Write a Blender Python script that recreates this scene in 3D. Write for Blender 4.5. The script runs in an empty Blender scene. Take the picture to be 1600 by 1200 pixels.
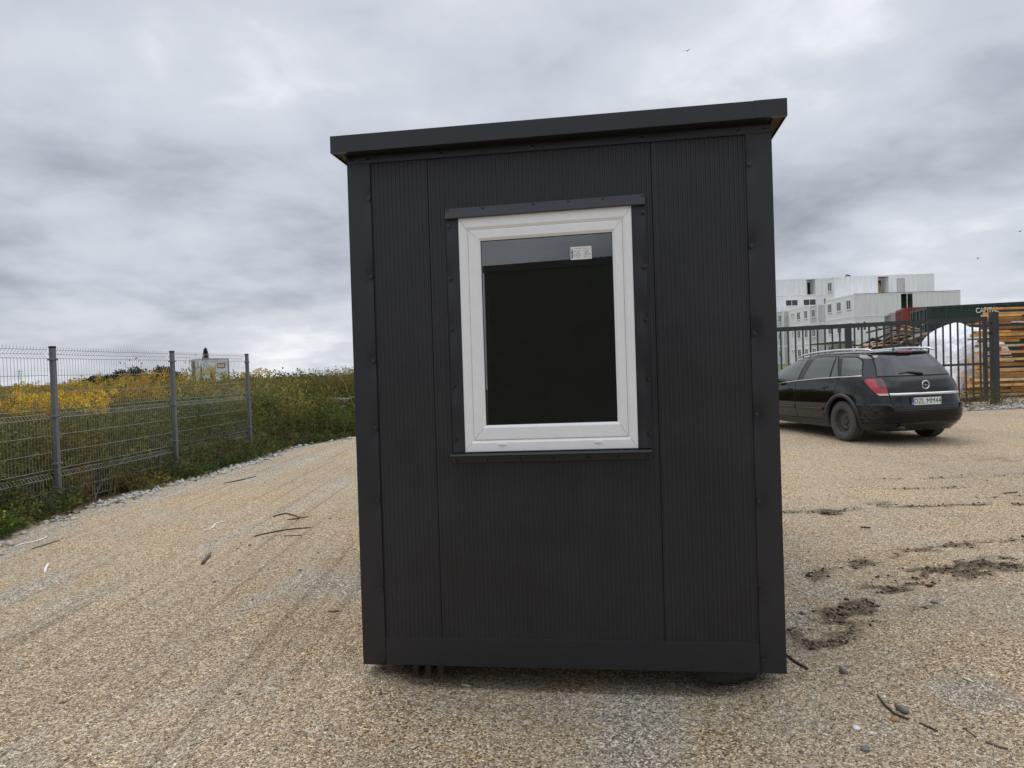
import bpy, bmesh, math, random
import numpy as np
from math import sin, cos, pi, radians, sqrt
from mathutils import Vector, Matrix

rng = np.random.default_rng(7)
random.seed(7)
scene = bpy.context.scene
col = scene.collection

# ------------------------------------------------------------------ camera
PITCH, ROLL, FPX, EYE = 0.0218, 0.0336, 1115.293, 1.47
cam_data = bpy.data.cameras.new('camera')
cam_data.sensor_width = 36.0
cam_data.lens = FPX / 1600 * 36.0
cam_data.clip_start = 0.05
cam_data.clip_end = 20000
cam = bpy.data.objects.new('camera', cam_data)
col.objects.link(cam)
cam.matrix_world = Matrix.Translation((0, 0, EYE)) @ Matrix.Rotation(pi / 2 - PITCH, 4, 'X') @ Matrix.Rotation(-ROLL, 4, 'Z')
scene.camera = cam


def ray(px, py):
    u = (px - 800) / FPX
    w = (600 - py) / FPX
    X = u * cos(ROLL) + w * sin(ROLL)
    Y = -u * sin(ROLL) + w * cos(ROLL)
    return np.array([X, cos(PITCH) + Y * sin(PITCH), Y * cos(PITCH) - sin(PITCH)])


# ------------------------------------------------------------------ noise
def _hash(ix, iy, seed):
    h = (ix.astype(np.int64) * 374761393 + iy.astype(np.int64) * 668265263 + seed * 974711) & 0x7fffffff
    h = ((h ^ (h >> 13)) * 1274126177) & 0x7fffffff
    return ((h ^ (h >> 16)) & 0xffff) / 65535.0


def vnoise(x, y, seed=0):
    x = np.asarray(x, float); y = np.asarray(y, float)
    ix = np.floor(x); iy = np.floor(y)
    fx = x - ix; fy = y - iy
    fx = fx * fx * (3 - 2 * fx); fy = fy * fy * (3 - 2 * fy)
    a = _hash(ix, iy, seed); b = _hash(ix + 1, iy, seed)
    c = _hash(ix, iy + 1, seed); d = _hash(ix + 1, iy + 1, seed)
    return (a * (1 - fx) + b * fx) * (1 - fy) + (c * (1 - fx) + d * fx) * fy


def fbm(x, y, seed=0, octv=4):
    s = 0.0; a = 0.5
    for o in range(octv):
        s = s + a * vnoise(x * 2 ** o, y * 2 ** o, seed + o * 17)
        a *= 0.5
    return s


def sstep(a, b, x):
    t = np.clip((np.asarray(x, float) - a) / (b - a), 0, 1)
    return t * t * (3 - 2 * t)


# edge between gravel and weeds, x as a function of y
EDGE_Y = np.array([-3000, 0, 5.0, 6.7, 7.6, 8.2, 10.3, 11.0, 12.3, 14.5, 16.6, 18.5, 21.0, 24, 3000])
EDGE_X = np.array([-5.2, -5.2, -4.75, -4.9, -5.1, -5.1, -4.9, -4.72, -4.62, -4.6, -3.7, -2.2, 0.0, 3.0, 3.0])


def edge_x(y):
    return np.interp(y, EDGE_Y, EDGE_X)


RUT_A = [(1.55, 3.72), (1.85, 4.05), (2.3, 4.42), (2.72, 4.72), (3.3, 4.92), (3.9, 5.05), (5.2, 5.2), (7.5, 5.3)]
RUT_B = [(1.9, 4.72), (2.35, 5.0), (2.8, 5.25), (3.3, 5.4), (4.0, 5.5)]
RUT_C = [(2.3, 6.75), (2.95, 6.72), (3.6, 6.85), (4.6, 6.75), (5.6, 6.7)]
RUT_D = [(4.0, 8.3), (5.2, 8.2), (6.8, 8.4), (8.5, 8.3)]


def poly_dist(x, y, pts):
    d = np.full(np.shape(x), 1e9)
    for (x0, y0), (x1, y1) in zip(pts[:-1], pts[1:]):
        dx, dy = x1 - x0, y1 - y0
        t = np.clip(((x - x0) * dx + (y - y0) * dy) / (dx * dx + dy * dy), 0, 1)
        d = np.minimum(d, np.hypot(x - x0 - t * dx, y - y0 - t * dy))
    return d


def mud_mask(x, y):
    n = fbm(x * 5.0, y * 9.0, 3, 4)
    m = np.zeros(np.shape(x))
    for pts, w, k in ((RUT_A, .30, 1.0), (RUT_B, .16, .8), (RUT_C, .13, .75), (RUT_D, .12, .5)):
        d = poly_dist(x, y, pts)
        m = np.maximum(m, k * sstep(1.0, .2, d / w) * sstep(.40, .62, n + .10 * (1 - d / w)))
    dd = np.hypot((x - 2.93) / .16, (y - 6.68) / .20)
    m = np.maximum(m, sstep(1.1, .4, dd))
    n2 = fbm(x * 1.7, y * 3.4, 31, 4)
    m = np.maximum(m, .55 * sstep(.62, .74, n2) * sstep(1.0, 2.5, x) * sstep(14, 9, y))
    return m


def ground_base(x, y):
    """slow shape of the yard: level on the left, rising gently to the right rear"""
    z = 0.0105 * np.maximum(0, np.asarray(y, float) - 4.5) * sstep(-1.0, 4.0, x) * (1 - .25 * sstep(60, 120, y))
    z = np.minimum(z, 0.9)
    # overgrown bank beyond the end of the fence
    b = sstep(0.2, 3.2, edge_x(y) - x) * sstep(15.0, 19.5, y) * sstep(-15, -8, x) * sstep(44, 28, y)
    z = z + 0.42 * b * (1 - sstep(-1.0, 4.0, x))
    return z


def ground_z(x, y):
    x = np.asarray(x, float); y = np.asarray(y, float)
    near = sstep(30, 18, y) * sstep(-9, -6, x) * sstep(14, 11, x)
    z = ground_base(x, y)
    # long shallow wheel marks on the left run away from the viewer
    a = (x - 0.16 * y)
    st = fbm(a * 5.0, y * .25, 11, 3) - .5
    z = z + near * .012 * st * sstep(.6, -.6, x - .1 * y)
    z = z + near * .022 * (fbm(x * 1.3, y * 1.3, 5, 4) - .5)
    m = mud_mask(x, y)
    z = z + near * m * (.05 * (fbm(x * 9, y * 14, 21, 3) - .55))
    # hollow added to the ground under the cabin to deepen its shadow
    u = (x + .768) * cos(.1522) - (y - 3.4421) * sin(.1522); v = (x + .768) * sin(.1522) + (y - 3.4421) * cos(.1522)
    z = z - .075 * sstep(-.12, .05, v) * sstep(.05, .35, u) * sstep(1.95, 1.6, u) * sstep(3.4, 3.2, v)
    return z


def gpix(px, py):
    """where the line of sight of a photo pixel meets the ground"""
    d = ray(px, py)
    z = 0.0
    for _ in range(12):
        t = (z - EYE) / d[2]
        z = float(ground_z(d[0] * t, d[1] * t))
    return Vector((d[0] * t, d[1] * t, z))


def at_y(px, py, y):
    d = ray(px, py)
    t = y / d[1]
    return Vector((d[0] * t, y, EYE + d[2] * t))


# ------------------------------------------------------------------ materials
MATS = {}


def mat(name, rgb, rough=.6, metal=0.0, spec=.5, coat=0.0, noise=None, bump=None, emit=None):
    """noise=(scale, amount, detail) varies the base colour, bump=(scale, strength, distance)"""
    if name in MATS:
        return MATS[name]
    m = bpy.data.materials.new(name)
    m.use_nodes = True
    nt = m.node_tree
    b = nt.nodes['Principled BSDF']
    b.inputs['Base Color'].default_value = (*rgb, 1)
    b.inputs['Roughness'].default_value = rough
    b.inputs['Metallic'].default_value = metal
    b.inputs['Specular IOR Level'].default_value = spec
    b.inputs['Coat Weight'].default_value = coat
    b.inputs['Coat Roughness'].default_value = .03
    tc = nt.nodes.new('ShaderNodeTexCoord')
    if noise:
        n = nt.nodes.new('ShaderNodeTexNoise')
        n.inputs['Scale'].default_value = noise[0]
        n.inputs['Detail'].default_value = noise[2] if len(noise) > 2 else 6
        n.inputs['Roughness'].default_value = .65
        nt.links.new(tc.outputs['Object'], n.inputs['Vector'])
        r = nt.nodes.new('ShaderNodeValToRGB')
        r.color_ramp.elements[0].position = .3
        r.color_ramp.elements[1].position = .7
        k = noise[1]
        r.color_ramp.elements[0].color = (*[max(0, c * (1 - k)) for c in rgb], 1)
        r.color_ramp.elements[1].color = (*[min(1, c * (1 + k)) for c in rgb], 1)
        nt.links.new(n.outputs['Fac'], r.inputs['Fac'])
        nt.links.new(r.outputs['Color'], b.inputs['Base Color'])
        mr = nt.nodes.new('ShaderNodeMapRange')
        mr.inputs['To Min'].default_value = max(0.02, rough - .12)
        mr.inputs['To Max'].default_value = min(1, rough + .12)
        nt.links.new(n.outputs['Fac'], mr.inputs['Value'])
        nt.links.new(mr.outputs['Result'], b.inputs['Roughness'])
    if bump:
        n2 = nt.nodes.new('ShaderNodeTexNoise')
        n2.inputs['Scale'].default_value = bump[0]
        n2.inputs['Detail'].default_value = 4
        nt.links.new(tc.outputs['Object'], n2.inputs['Vector'])
        bp = nt.nodes.new('ShaderNodeBump')
        bp.inputs['Strength'].default_value = bump[1]
        bp.inputs['Distance'].default_value = bump[2]
        nt.links.new(n2.outputs['Fac'], bp.inputs['Height'])
        nt.links.new(bp.outputs['Normal'], b.inputs['Normal'])
    if emit:
        b.inputs['Emission Color'].default_value = (*emit, 1)
        b.inputs['Emission Strength'].default_value = 1
    MATS[name] = m
    return m


def leaf_mat(name, trans=.35, rough=.55):
    m = bpy.data.materials.new(name)
    m.use_nodes = True
    nt = m.node_tree
    out = nt.nodes['Material Output']
    b = nt.nodes['Principled BSDF']
    at = nt.nodes.new('ShaderNodeAttribute'); at.attribute_name = 'tint'
    nt.links.new(at.outputs['Color'], b.inputs['Base Color'])
    b.inputs['Roughness'].default_value = rough
    b.inputs['Specular IOR Level'].default_value = .3
    t = nt.nodes.new('ShaderNodeBsdfTranslucent')
    nt.links.new(at.outputs['Color'], t.inputs['Color'])
    mx = nt.nodes.new('ShaderNodeMixShader'); mx.inputs[0].default_value = trans
    nt.links.new(b.outputs[0], mx.inputs[1]); nt.links.new(t.outputs[0], mx.inputs[2])
    nt.links.new(mx.outputs[0], out.inputs['Surface'])
    return m


def ribbed_dirty(name, rgb, rough=.5, streak=.25, scale=3.0, spec=.4):
    """painted sheet metal with vertical dirt streaks"""
    m = bpy.data.materials.new(name)
    m.use_nodes = True
    nt = m.node_tree
    b = nt.nodes['Principled BSDF']
    b.inputs['Roughness'].default_value = rough
    b.inputs['Specular IOR Level'].default_value = spec
    tc = nt.nodes.new('ShaderNodeTexCoord')
    mp = nt.nodes.new('ShaderNodeMapping')
    mp.inputs['Scale'].default_value = (1, 1, .12)
    nt.links.new(tc.outputs['Object'], mp.inputs['Vector'])
    n = nt.nodes.new('ShaderNodeTexNoise'); n.inputs['Scale'].default_value = scale
    n.inputs['Detail'].default_value = 8; n.inputs['Roughness'].default_value = .7
    nt.links.new(mp.outputs[0], n.inputs['Vector'])
    r = nt.nodes.new('ShaderNodeValToRGB')
    r.color_ramp.elements[0].position = .28; r.color_ramp.elements[1].position = .62
    r.color_ramp.elements[0].color = (*[c * (1 - streak) * k for c, k in zip(rgb, (1, .95, .88))], 1)
    r.color_ramp.elements[1].color = (*rgb, 1)
    nt.links.new(n.outputs['Fac'], r.inputs['Fac'])
    nt.links.new(r.outputs['Color'], b.inputs['Base Color'])
    MATS[name] = m
    return m


M_TRIM = mat('anthracite_trim', (.0215, .0218, .0252), .34, spec=.45, noise=(7, .10), bump=(2.6, .35, .01))
M_PANEL = mat('anthracite_panel', (.0240, .0246, .0264), .40, spec=.45, noise=(3.2, .20), bump=(1.6, .22, .012))
M_SCREW = mat('screw_head', (.06, .06, .062), .28, .8)
M_BLACK = mat('black_gap_and_shade', (.008, .008, .008), .8)
M_SOFFIT = mat('soffit_board', (.07, .052, .038), .8, noise=(30, .3))
M_PVC = mat('white_pvc', (.88, .88, .87), .35, noise=(14, .03), bump=(9, .05, .005))
M_PVCLINE = mat('pvc_seam', (.22, .21, .2), .7)
M_INNER = mat('cabin_inside', (.26, .27, .20), .8, noise=(3, .2))
M_PAPER = mat('sticker_paper', (.78, .78, .77), .6)
M_INK = mat('sticker_ink', (.06, .06, .065), .7)
M_GALV = mat('galvanised_steel', (.17, .178, .19), .5, .35, noise=(40, .25))
M_WIRE = mat('galvanised_wire', (.31, .32, .30), .5, .35)
M_CAP = mat('black_cap', (.012, .012, .012), .5)
M_GATE = mat('gate_paint', (.028, .032, .036), .45, noise=(9, .2))
M_WHITEC = ribbed_dirty('white_container_paint', (.86, .875, .885), .5, .13, 4.0)
M_WHITED = ribbed_dirty('dull_container_paint', (.60, .61, .60), .55, .26, 2.2)
M_FRAMEC = mat('container_frame_paint', (.86, .87, .875), .5, noise=(2.5, .12))
M_RUST = mat('rust_edge', (.07, .04, .028), .8, noise=(6, .4))
M_GLASSD = mat('far_window_glass', (.035, .04, .045), .12, spec=.6)
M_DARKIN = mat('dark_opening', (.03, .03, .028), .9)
M_BOARD = mat('raw_board', (.42, .28, .13), .8, noise=(5, .3))
M_GREENC = ribbed_dirty('green_container_paint', (.020, .046, .038), .5, .35, 3)
M_REDC = ribbed_dirty('red_container_paint', (.33, .058, .03), .6, .45, 3)
M_GREYC = ribbed_dirty('grey_container_paint', (.50, .51, .48), .6, .4, 3)
M_LETTER = mat('white_lettering', (.80, .80, .78), .6)
M_TARP = mat('white_tarpaulin', (.80, .81, .84), .45, noise=(3, .06), bump=(3.2, 1.0, .10))
M_CONCRETE = mat('concrete_slab', (.33, .31, .27), .85, noise=(8, .25), bump=(25, .4, .02))
M_STONE = mat('limestone', (.42, .41, .385), .8, noise=(9, .3), bump=(20, .5, .02))
M_STONE2 = mat('grey_stone', (.175, .16, .14), .75, noise=(12, .3), bump=(25, .5, .01))
M_WOODOLD = mat('weathered_wood', (.16, .13, .10), .85, noise=(12, .4))
M_BARK = mat('dark_bark', (.075, .052, .036), .9, noise=(20, .4))
M_STRIP = mat('white_plastic_strip', (.75, .74, .68), .5)


# ------------------------------------------------------------------ mesh helpers
class MB:
    def __init__(self):
        self.v = []; self.f = []; self.m = []

    def add(self, verts, faces, mi=0):
        n = len(self.v)
        self.v.extend([tuple(map(float, p)) for p in verts])
        self.f.extend([tuple(i + n for i in f) for f in faces])
        self.m.extend([mi] * len(faces))

    def box(self, x0, x1, y0, y1, z0, z1, mi=0, M=None):
        vs = [(x, y, z) for z in (z0, z1) for y in (y0, y1) for x in (x0, x1)]
        if M is not None:
            vs = [M @ Vector(p) for p in vs]
        self.add(vs, [(0, 2, 3, 1), (4, 5, 7, 6), (0, 1, 5, 4), (2, 6, 7, 3), (0, 4, 6, 2), (1, 3, 7, 5)], mi)

    def prism(self, pts, a, b, axis='y', mi=0):
        """extrude a 2D polygon between a and b along an axis"""
        n = len(pts)
        def P(p, t):
            return {'y': (p[0], t, p[1]), 'x': (t, p[0], p[1]), 'z': (p[0], p[1], t)}[axis]
        vs = [P(p, a) for p in pts] + [P(p, b) for p in pts]
        fs = [tuple(range(n - 1, -1, -1)), tuple(range(n, 2 * n))]
        fs += [(i, (i + 1) % n, n + (i + 1) % n, n + i) for i in range(n)]
        self.add(vs, fs, mi)

    def tube(self, pts, r, n=6, mi=0, cap=True):
        pts = [Vector(p) for p in pts]
        rs = r if isinstance(r, (list, tuple)) else [r] * len(pts)
        up = Vector((0, 0, 1))
        rings = []
        for i, p in enumerate(pts):
            t = (pts[min(i + 1, len(pts) - 1)] - pts[max(i - 1, 0)])
            t = t.normalized() if t.length > 0 else Vector((0, 0, 1))
            a = t.cross(up)
            if a.length < .05:
                a = t.cross(Vector((1, 0, 0)))
            a.normalize(); b = t.cross(a)
            rings.append([p + (a * cos(2 * pi * k / n) + b * sin(2 * pi * k / n)) * rs[i] for k in range(n)])
        vs = [q for ring in rings for q in ring]
        fs = [(i * n + k, i * n + (k + 1) % n, (i + 1) * n + (k + 1) % n, (i + 1) * n + k)
              for i in range(len(pts) - 1) for k in range(n)]
        if cap:
            fs += [tuple(range(n - 1, -1, -1)), tuple(range((len(pts) - 1) * n, len(pts) * n))]
        self.add(vs, fs, mi)

    def lathe(self, prof, n=32, axis='x', mi=0, M=None):
        """prof: (radius, offset along axis), closed rings swept round the axis"""
        vs = []
        for r, o in prof:
            for k in range(n):
                a = 2 * pi * k / n
                p = {'x': (o, r * cos(a), r * sin(a)), 'y': (r * cos(a), o, r * sin(a)), 'z': (r * cos(a), r * sin(a), o)}[axis]
                vs.append(M @ Vector(p) if M is not None else p)
        fs = [(i * n + k, i * n + (k + 1) % n, (i + 1) * n + (k + 1) % n, (i + 1) * n + k)
              for i in range(len(prof) - 1) for k in range(n)]
        self.add(vs, fs, mi)

    def disc(self, c, r, n=8, axis='y', h=.003, mi=0):
        """small raised dome (screw head)"""
        self.lathe([(r, 0), (r * .8, -h), (.0001, -h * 1.1)], n, axis, mi, Matrix.Translation(c))

    def build(self, name, mats, parent=None, smooth=False, bevel=0, autos=False, loc=None):
        me = bpy.data.meshes.new(name)
        me.from_pydata(self.v, [], self.f)
        if not isinstance(mats, (list, tuple)):
            mats = [mats]
        for m in mats:
            me.materials.append(m)
        if len(mats) > 1:
            me.polygons.foreach_set('material_index', self.m)
        bm = bmesh.new(); bm.from_mesh(me)
        bmesh.ops.recalc_face_normals(bm, faces=bm.faces)
        bm.to_mesh(me); bm.free()
        if smooth:
            me.polygons.foreach_set('use_smooth', [True] * len(me.polygons))
        o = bpy.data.objects.new(name, me)
        col.objects.link(o)
        if parent:
            o.parent = parent
        if loc is not None:
            o.location = loc
        if bevel:
            b = o.modifiers.new('bevel', 'BEVEL'); b.width = bevel; b.segments = 2
            b.limit_method = 'ANGLE'; b.angle_limit = radians(40)
        if autos:
            me.polygons.foreach_set('use_smooth', [True] * len(me.polygons))
            me.set_sharp_from_angle(angle=radians(autos))
        return o


def tag(o, label=None, cat=None, group=None, kind=None):
    if label: o['label'] = label
    if cat: o['category'] = cat
    if group: o['group'] = group
    if kind: o['kind'] = kind
    return o


def empty(name, loc=(0, 0, 0), rz=0.0, label=None, cat=None, group=None):
    o = bpy.data.objects.new(name, None)
    o.empty_display_size = .2
    col.objects.link(o)
    o.location = loc; o.rotation_euler = (0, 0, rz)
    return tag(o, label, cat, group)


def children(o):
    return [c for c in bpy.data.objects if c.parent == o]


def copy_tree(o, parent=None):
    c = o.copy(); col.objects.link(c)
    c.parent = parent
    for ch in children(o):
        copy_tree(ch, c)
    return c


def raw_mesh(name, V, F, mats, parent=None, tint=None, midx=None, smooth=False):
    """numpy verts (n,3) and tri/quad faces (m,k) to an object, fast"""
    me = bpy.data.meshes.new(name)
    V = np.asarray(V, np.float32); F = np.asarray(F, np.int32)
    k = F.shape[1]
    me.vertices.add(len(V)); me.vertices.foreach_set('co', V.ravel())
    me.loops.add(F.size); me.loops.foreach_set('vertex_index', F.ravel())
    me.polygons.add(len(F)); me.polygons.foreach_set('loop_start', np.arange(len(F), dtype=np.int32) * k)
    me.update(calc_edges=True)
    for m in (mats if isinstance(mats, (list, tuple)) else [mats]):
        me.materials.append(m)
    if midx is not None:
        me.polygons.foreach_set('material_index', np.asarray(midx, np.int32))
    if tint is not None:
        a = me.color_attributes.new('tint', 'FLOAT_COLOR', 'POINT')
        t = np.ones((len(V), 4), np.float32); t[:, :3] = tint
        a.data.foreach_set('color', t.ravel())
    if smooth:
        me.polygons.foreach_set('use_smooth', np.ones(len(F), bool))
    me.validate()
    o = bpy.data.objects.new(name, me); col.objects.link(o)
    if parent: o.parent = parent
    return o


def text_mesh(name, txt, size, M, m, parent=None, extrude=.001, sx=1.0, shear=0, offset=0.0):
    cu = bpy.data.curves.new(name, 'FONT')
    cu.body = txt; cu.size = size; cu.extrude = extrude; cu.align_x = 'CENTER'; cu.align_y = 'CENTER'
    cu.offset = offset; cu.space_character = 1.0
    t = bpy.data.objects.new(name, cu); col.objects.link(t)
    dg = bpy.context.evaluated_depsgraph_get()
    me = bpy.data.meshes.new_from_object(t.evaluated_get(dg))
    bpy.data.objects.remove(t)
    me.transform(Matrix.Diagonal((sx, 1, 1, 1)))
    me.transform(M)
    me.materials.clear(); me.materials.append(m)
    o = bpy.data.objects.new(name, me); col.objects.link(o)
    if parent: o.parent = parent
    return o


# ------------------------------------------------------------------ world and sun
SUN_EL, SUN_AZ = radians(66), radians(20)      # azimuth measured from +Y towards -X (behind the cabin, a little left)
world = bpy.data.worlds.new('World')
scene.world = world
world.use_nodes = True
nt = world.node_tree
bg = nt.nodes['Background']
bg.inputs['Strength'].default_value = 0.1
sky = nt.nodes.new('ShaderNodeTexSky')
sky.sky_type = 'NISHITA'; sky.sun_disc = False
sky.sun_elevation = SUN_EL; sky.sun_rotation = -SUN_AZ
sky.air_density = 1.0; sky.dust_density = 2.0
tc = nt.nodes.new('ShaderNodeTexCoord')
sep = nt.nodes.new('ShaderNodeSeparateXYZ')
nt.links.new(tc.outputs['Generated'], sep.inputs[0])


def wmath(op, a, b=None, c=None, clamp=False):
    n = nt.nodes.new('ShaderNodeMath'); n.operation = op; n.use_clamp = clamp
    for i, s in enumerate((a, b, c)):
        if s is None: continue
        if isinstance(s, (int, float)): n.inputs[i].default_value = s
        else: nt.links.new(s, n.inputs[i])
    return n.outputs[0]


def wramp(fac, stops, interp='EASE'):
    r = nt.nodes.new('ShaderNodeValToRGB')
    r.color_ramp.interpolation = interp
    els = r.color_ramp.elements
    while len(els) < len(stops): els.new(.5)
    for e, (p, c) in zip(els, stops):
        e.position = p; e.color = (*c, 1) if isinstance(c, tuple) else (c, c, c, 1)
    nt.links.new(fac, r.inputs['Fac'])
    return r.outputs['Color']


zc = wmath('MAXIMUM', sep.outputs['Z'], 0.0)
den = wmath('ADD', zc, .25)
cu = wmath('DIVIDE', sep.outputs['X'], den)
cv = wmath('DIVIDE', sep.outputs['Y'], den)
comb = nt.nodes.new('ShaderNodeCombineXYZ')
nt.links.new(cu, comb.inputs[0]); nt.links.new(cv, comb.inputs[1])


def wnoise(scale, detail, rough, off, dist=0.0, sxyz=(1, 1, 1)):
    mp = nt.nodes.new('ShaderNodeMapping')
    mp.inputs['Location'].default_value = off
    mp.inputs['Scale'].default_value = sxyz
    nt.links.new(comb.outputs[0], mp.inputs['Vector'])
    n = nt.nodes.new('ShaderNodeTexNoise')
    n.inputs['Scale'].default_value = scale; n.inputs['Detail'].default_value = detail
    n.inputs['Roughness'].default_value = rough; n.inputs['Distortion'].default_value = dist
    nt.links.new(mp.outputs[0], n.inputs['Vector'])
    return n.outputs['Fac']


n_big = wnoise(.62, 3, .45, (3.1, 1.7, 0), .15)
n_mid = wnoise(1.75, 8, .54, (7.3, 2.2, 4), .22)
n_fine = wnoise(5.0, 6, .52, (1.3, 9.2, 2), .3)
csum = wmath('MULTIPLY_ADD', n_mid, .55, wmath('MULTIPLY_ADD', n_fine, .25, wmath('MULTIPLY', n_big, .55)))
# layers of the cloud deck: a darker belt about 12 degrees up, paler towards the horizon
el = wramp(zc, [(0.0, .07), (.05, .05), (.13, .0), (.21, -.0), (.34, .05), (.6, .06), (1.0, .0)])
dk = wramp(zc, [(0.0, .0), (.08, .015), (.17, .09), (.26, .07), (.36, .0), (1.0, .0)])
# thinner, brighter cloud low on the right
dotn = nt.nodes.new('ShaderNodeVectorMath'); dotn.operation = 'DOT_PRODUCT'
dotn.inputs[1].default_value = (.50, .86, .09)
nt.links.new(tc.outputs['Generated'], dotn.inputs[0])
lobe = wramp(dotn.outputs['Value'], [(.97, 0.0), (.99, .06), (.999, .15)])
csum = wmath('ADD', csum, lobe)
csum = wmath('SUBTRACT', wmath('ADD', csum, el), dk)
cloud = wramp(csum, [(.44, (.245, .266, .31)), (.52, (.315, .34, .392)), (.60, (.40, .43, .49)), (.69, (.50, .53, .592)), (.79, (.57, .60, .655)), (.92, (.80, .82, .85))], 'LINEAR')
sc10 = nt.nodes.new('ShaderNodeVectorMath'); sc10.operation = 'SCALE'
sc10.inputs['Scale'].default_value = 20.0
# an overcast sky is about twice as bright overhead as near the horizon
zen = wramp(zc, [(0.0, .445), (.46, .445), (.78, 1.0), (1.0, 1.0)])
zen2 = nt.nodes.new('ShaderNodeVectorMath'); zen2.operation = 'MULTIPLY'
nt.links.new(cloud, zen2.inputs[0]); nt.links.new(zen, zen2.inputs[1])
nt.links.new(zen2.outputs[0], sc10.inputs[0])
mixc = nt.nodes.new('ShaderNodeMix'); mixc.data_type = 'RGBA'
mixc.inputs['Factor'].default_value = .95
nt.links.new(sky.outputs[0], mixc.inputs['A']); nt.links.new(sc10.outputs[0], mixc.inputs['B'])
nt.links.new(mixc.outputs['Result'], bg.inputs['Color'])

sun_d = bpy.data.lights.new('sun', 'SUN')
sun_d.energy = .75
sun_d.angle = radians(35)
sun_d.color = (1.0, .955, .89)
sun = bpy.data.objects.new('sun', sun_d)
col.objects.link(sun)
sd = Vector((-sin(SUN_AZ) * cos(SUN_EL), cos(SUN_AZ) * cos(SUN_EL), sin(SUN_EL)))
sun.rotation_euler = sd.to_track_quat('Z', 'Y').to_euler()

scene.view_settings.view_transform = 'Standard'
scene.view_settings.look = 'None'
scene.view_settings.exposure = 0.42
scene.view_settings.gamma = 1.0
scene.cycles.max_bounces = 8
scene.cycles.use_denoising = True
scene.cycles.denoiser = 'OPENIMAGEDENOISE'
scene.cycles.denoising_input_passes = 'RGB_ALBEDO_NORMAL'
scene.cycles.denoising_prefilter = 'NONE'      # keeps the grain of the gravel
scene.cycles.use_adaptive_sampling = False
scene.cycles.sample_clamp_indirect = 6

# ------------------------------------------------------------------ ground
def grid_axis(lo, hi, step, far_lo, far_hi, g=1.16):
    a = list(np.arange(lo, hi, step))
    s = step; x = a[-1]
    while x < far_hi:
        s *= g; x += s; a.append(x)
    s = step; x = a[0]; pre = []
    while x > far_lo:
        s *= g; x -= s; pre.append(x)
    return np.array(pre[::-1] + a)


gx = grid_axis(-6.5, 8.0, .05, -2600, 2600)
gy = grid_axis(2.0, 14.0, .05, -2600, 3000)
GX, GY = np.meshgrid(gx, gy)
GZ = ground_z(GX, GY)
GZ = GZ - .0006 * np.maximum(0, np.hypot(GX, GY) - 150)      # falls away beyond the fields
nx_, ny_ = len(gx), len(gy)
V = np.stack([GX.ravel(), GY.ravel(), GZ.ravel()], 1)
idx = np.arange(nx_ * ny_).reshape(ny_, nx_)
Fq = np.stack([idx[:-1, :-1].ravel(), idx[:-1, 1:].ravel(), idx[1:, 1:].ravel(), idx[1:, :-1].ravel()], 1)
soil = sstep(-.10, .25, edge_x(GY) - GX + .35 * (fbm(GX * 1.7, GY * 1.7, 77, 3) - .5))
field = np.maximum(sstep(27, 34, GY + .12 * GX), sstep(24, 32, GX))
mud = mud_mask(GX, GY) * (1 - soil)
# paler, greyer stone swept into streaks by wheels
ax_ = GX - .16 * GY
streak = fbm(ax_ * 3.2, GY * .22, 41, 4)
grey = sstep(.48, .64, .55 * streak + .45 * fbm(GX * .8, GY * .8, 9, 3)) * sstep(2.0, -.3, GX - .1 * GY)
grey = np.maximum(grey, .8 * sstep(.52, .68, fbm(GX * 2.6 + 5, GY * 2.6, 53, 5)) * sstep(8.5, 4.0, GY) * sstep(-.9, .6, GX))
strip = sstep(.55, .1, np.abs(GX - edge_x(GY) - .25)) * .8
grey = np.maximum(grey, strip * (GY < 30))
wear = np.stack([soil, mud, grey], -1).reshape(-1, 3)
ground = raw_mesh('ground', V, Fq, [bpy.data.materials.new('gravel')], smooth=True)
me = ground.data
a = me.color_attributes.new('wear', 'FLOAT_COLOR', 'POINT')
t4 = np.ones((len(V), 4), np.float32); t4[:, :3] = wear; t4[:, 3] = field.ravel()
a.data.foreach_set('color', t4.ravel())
tag(ground, 'tan gravel yard with wheel tracks and patches of dark mud', 'ground', kind='structure')

m = me.materials[0]
m.use_nodes = True
nt = m.node_tree
B = nt.nodes['Principled BSDF']
B.inputs['Specular IOR Level'].default_value = .25
tcg = nt.nodes.new('ShaderNodeTexCoord')


def gn(kind, **kw):
    n = nt.nodes.new(kind)
    for k, v in kw.items():
        if k in n.inputs: n.inputs[k].default_value = v
        else: setattr(n, k, v)
    return n


def glink(a, b): nt.links.new(a, b)


def gramp(fac, stops, interp='LINEAR'):
    r = nt.nodes.new('ShaderNodeValToRGB'); r.color_ramp.interpolation = interp
    els = r.color_ramp.elements
    while len(els) < len(stops): els.new(.5)
    for e, (p, c) in zip(els, stops):
        e.position = p; e.color = (*c, 1) if isinstance(c, tuple) else (c, c, c, 1)
    glink(fac, r.inputs['Fac'])
    return r.outputs['Color']


def gmix(fac, a, b, mode='MIX'):
    n = nt.nodes.new('ShaderNodeMix'); n.data_type = 'RGBA'; n.blend_type = mode
    for s, v in (('Factor', fac), ('A', a), ('B', b)):
        if isinstance(v, (int, float)): n.inputs[s].default_value = v
        elif isinstance(v, tuple): n.inputs[s].default_value = (*v, 1)
        else: glink(v, n.inputs[s])
    return n.outputs['Result']


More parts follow.
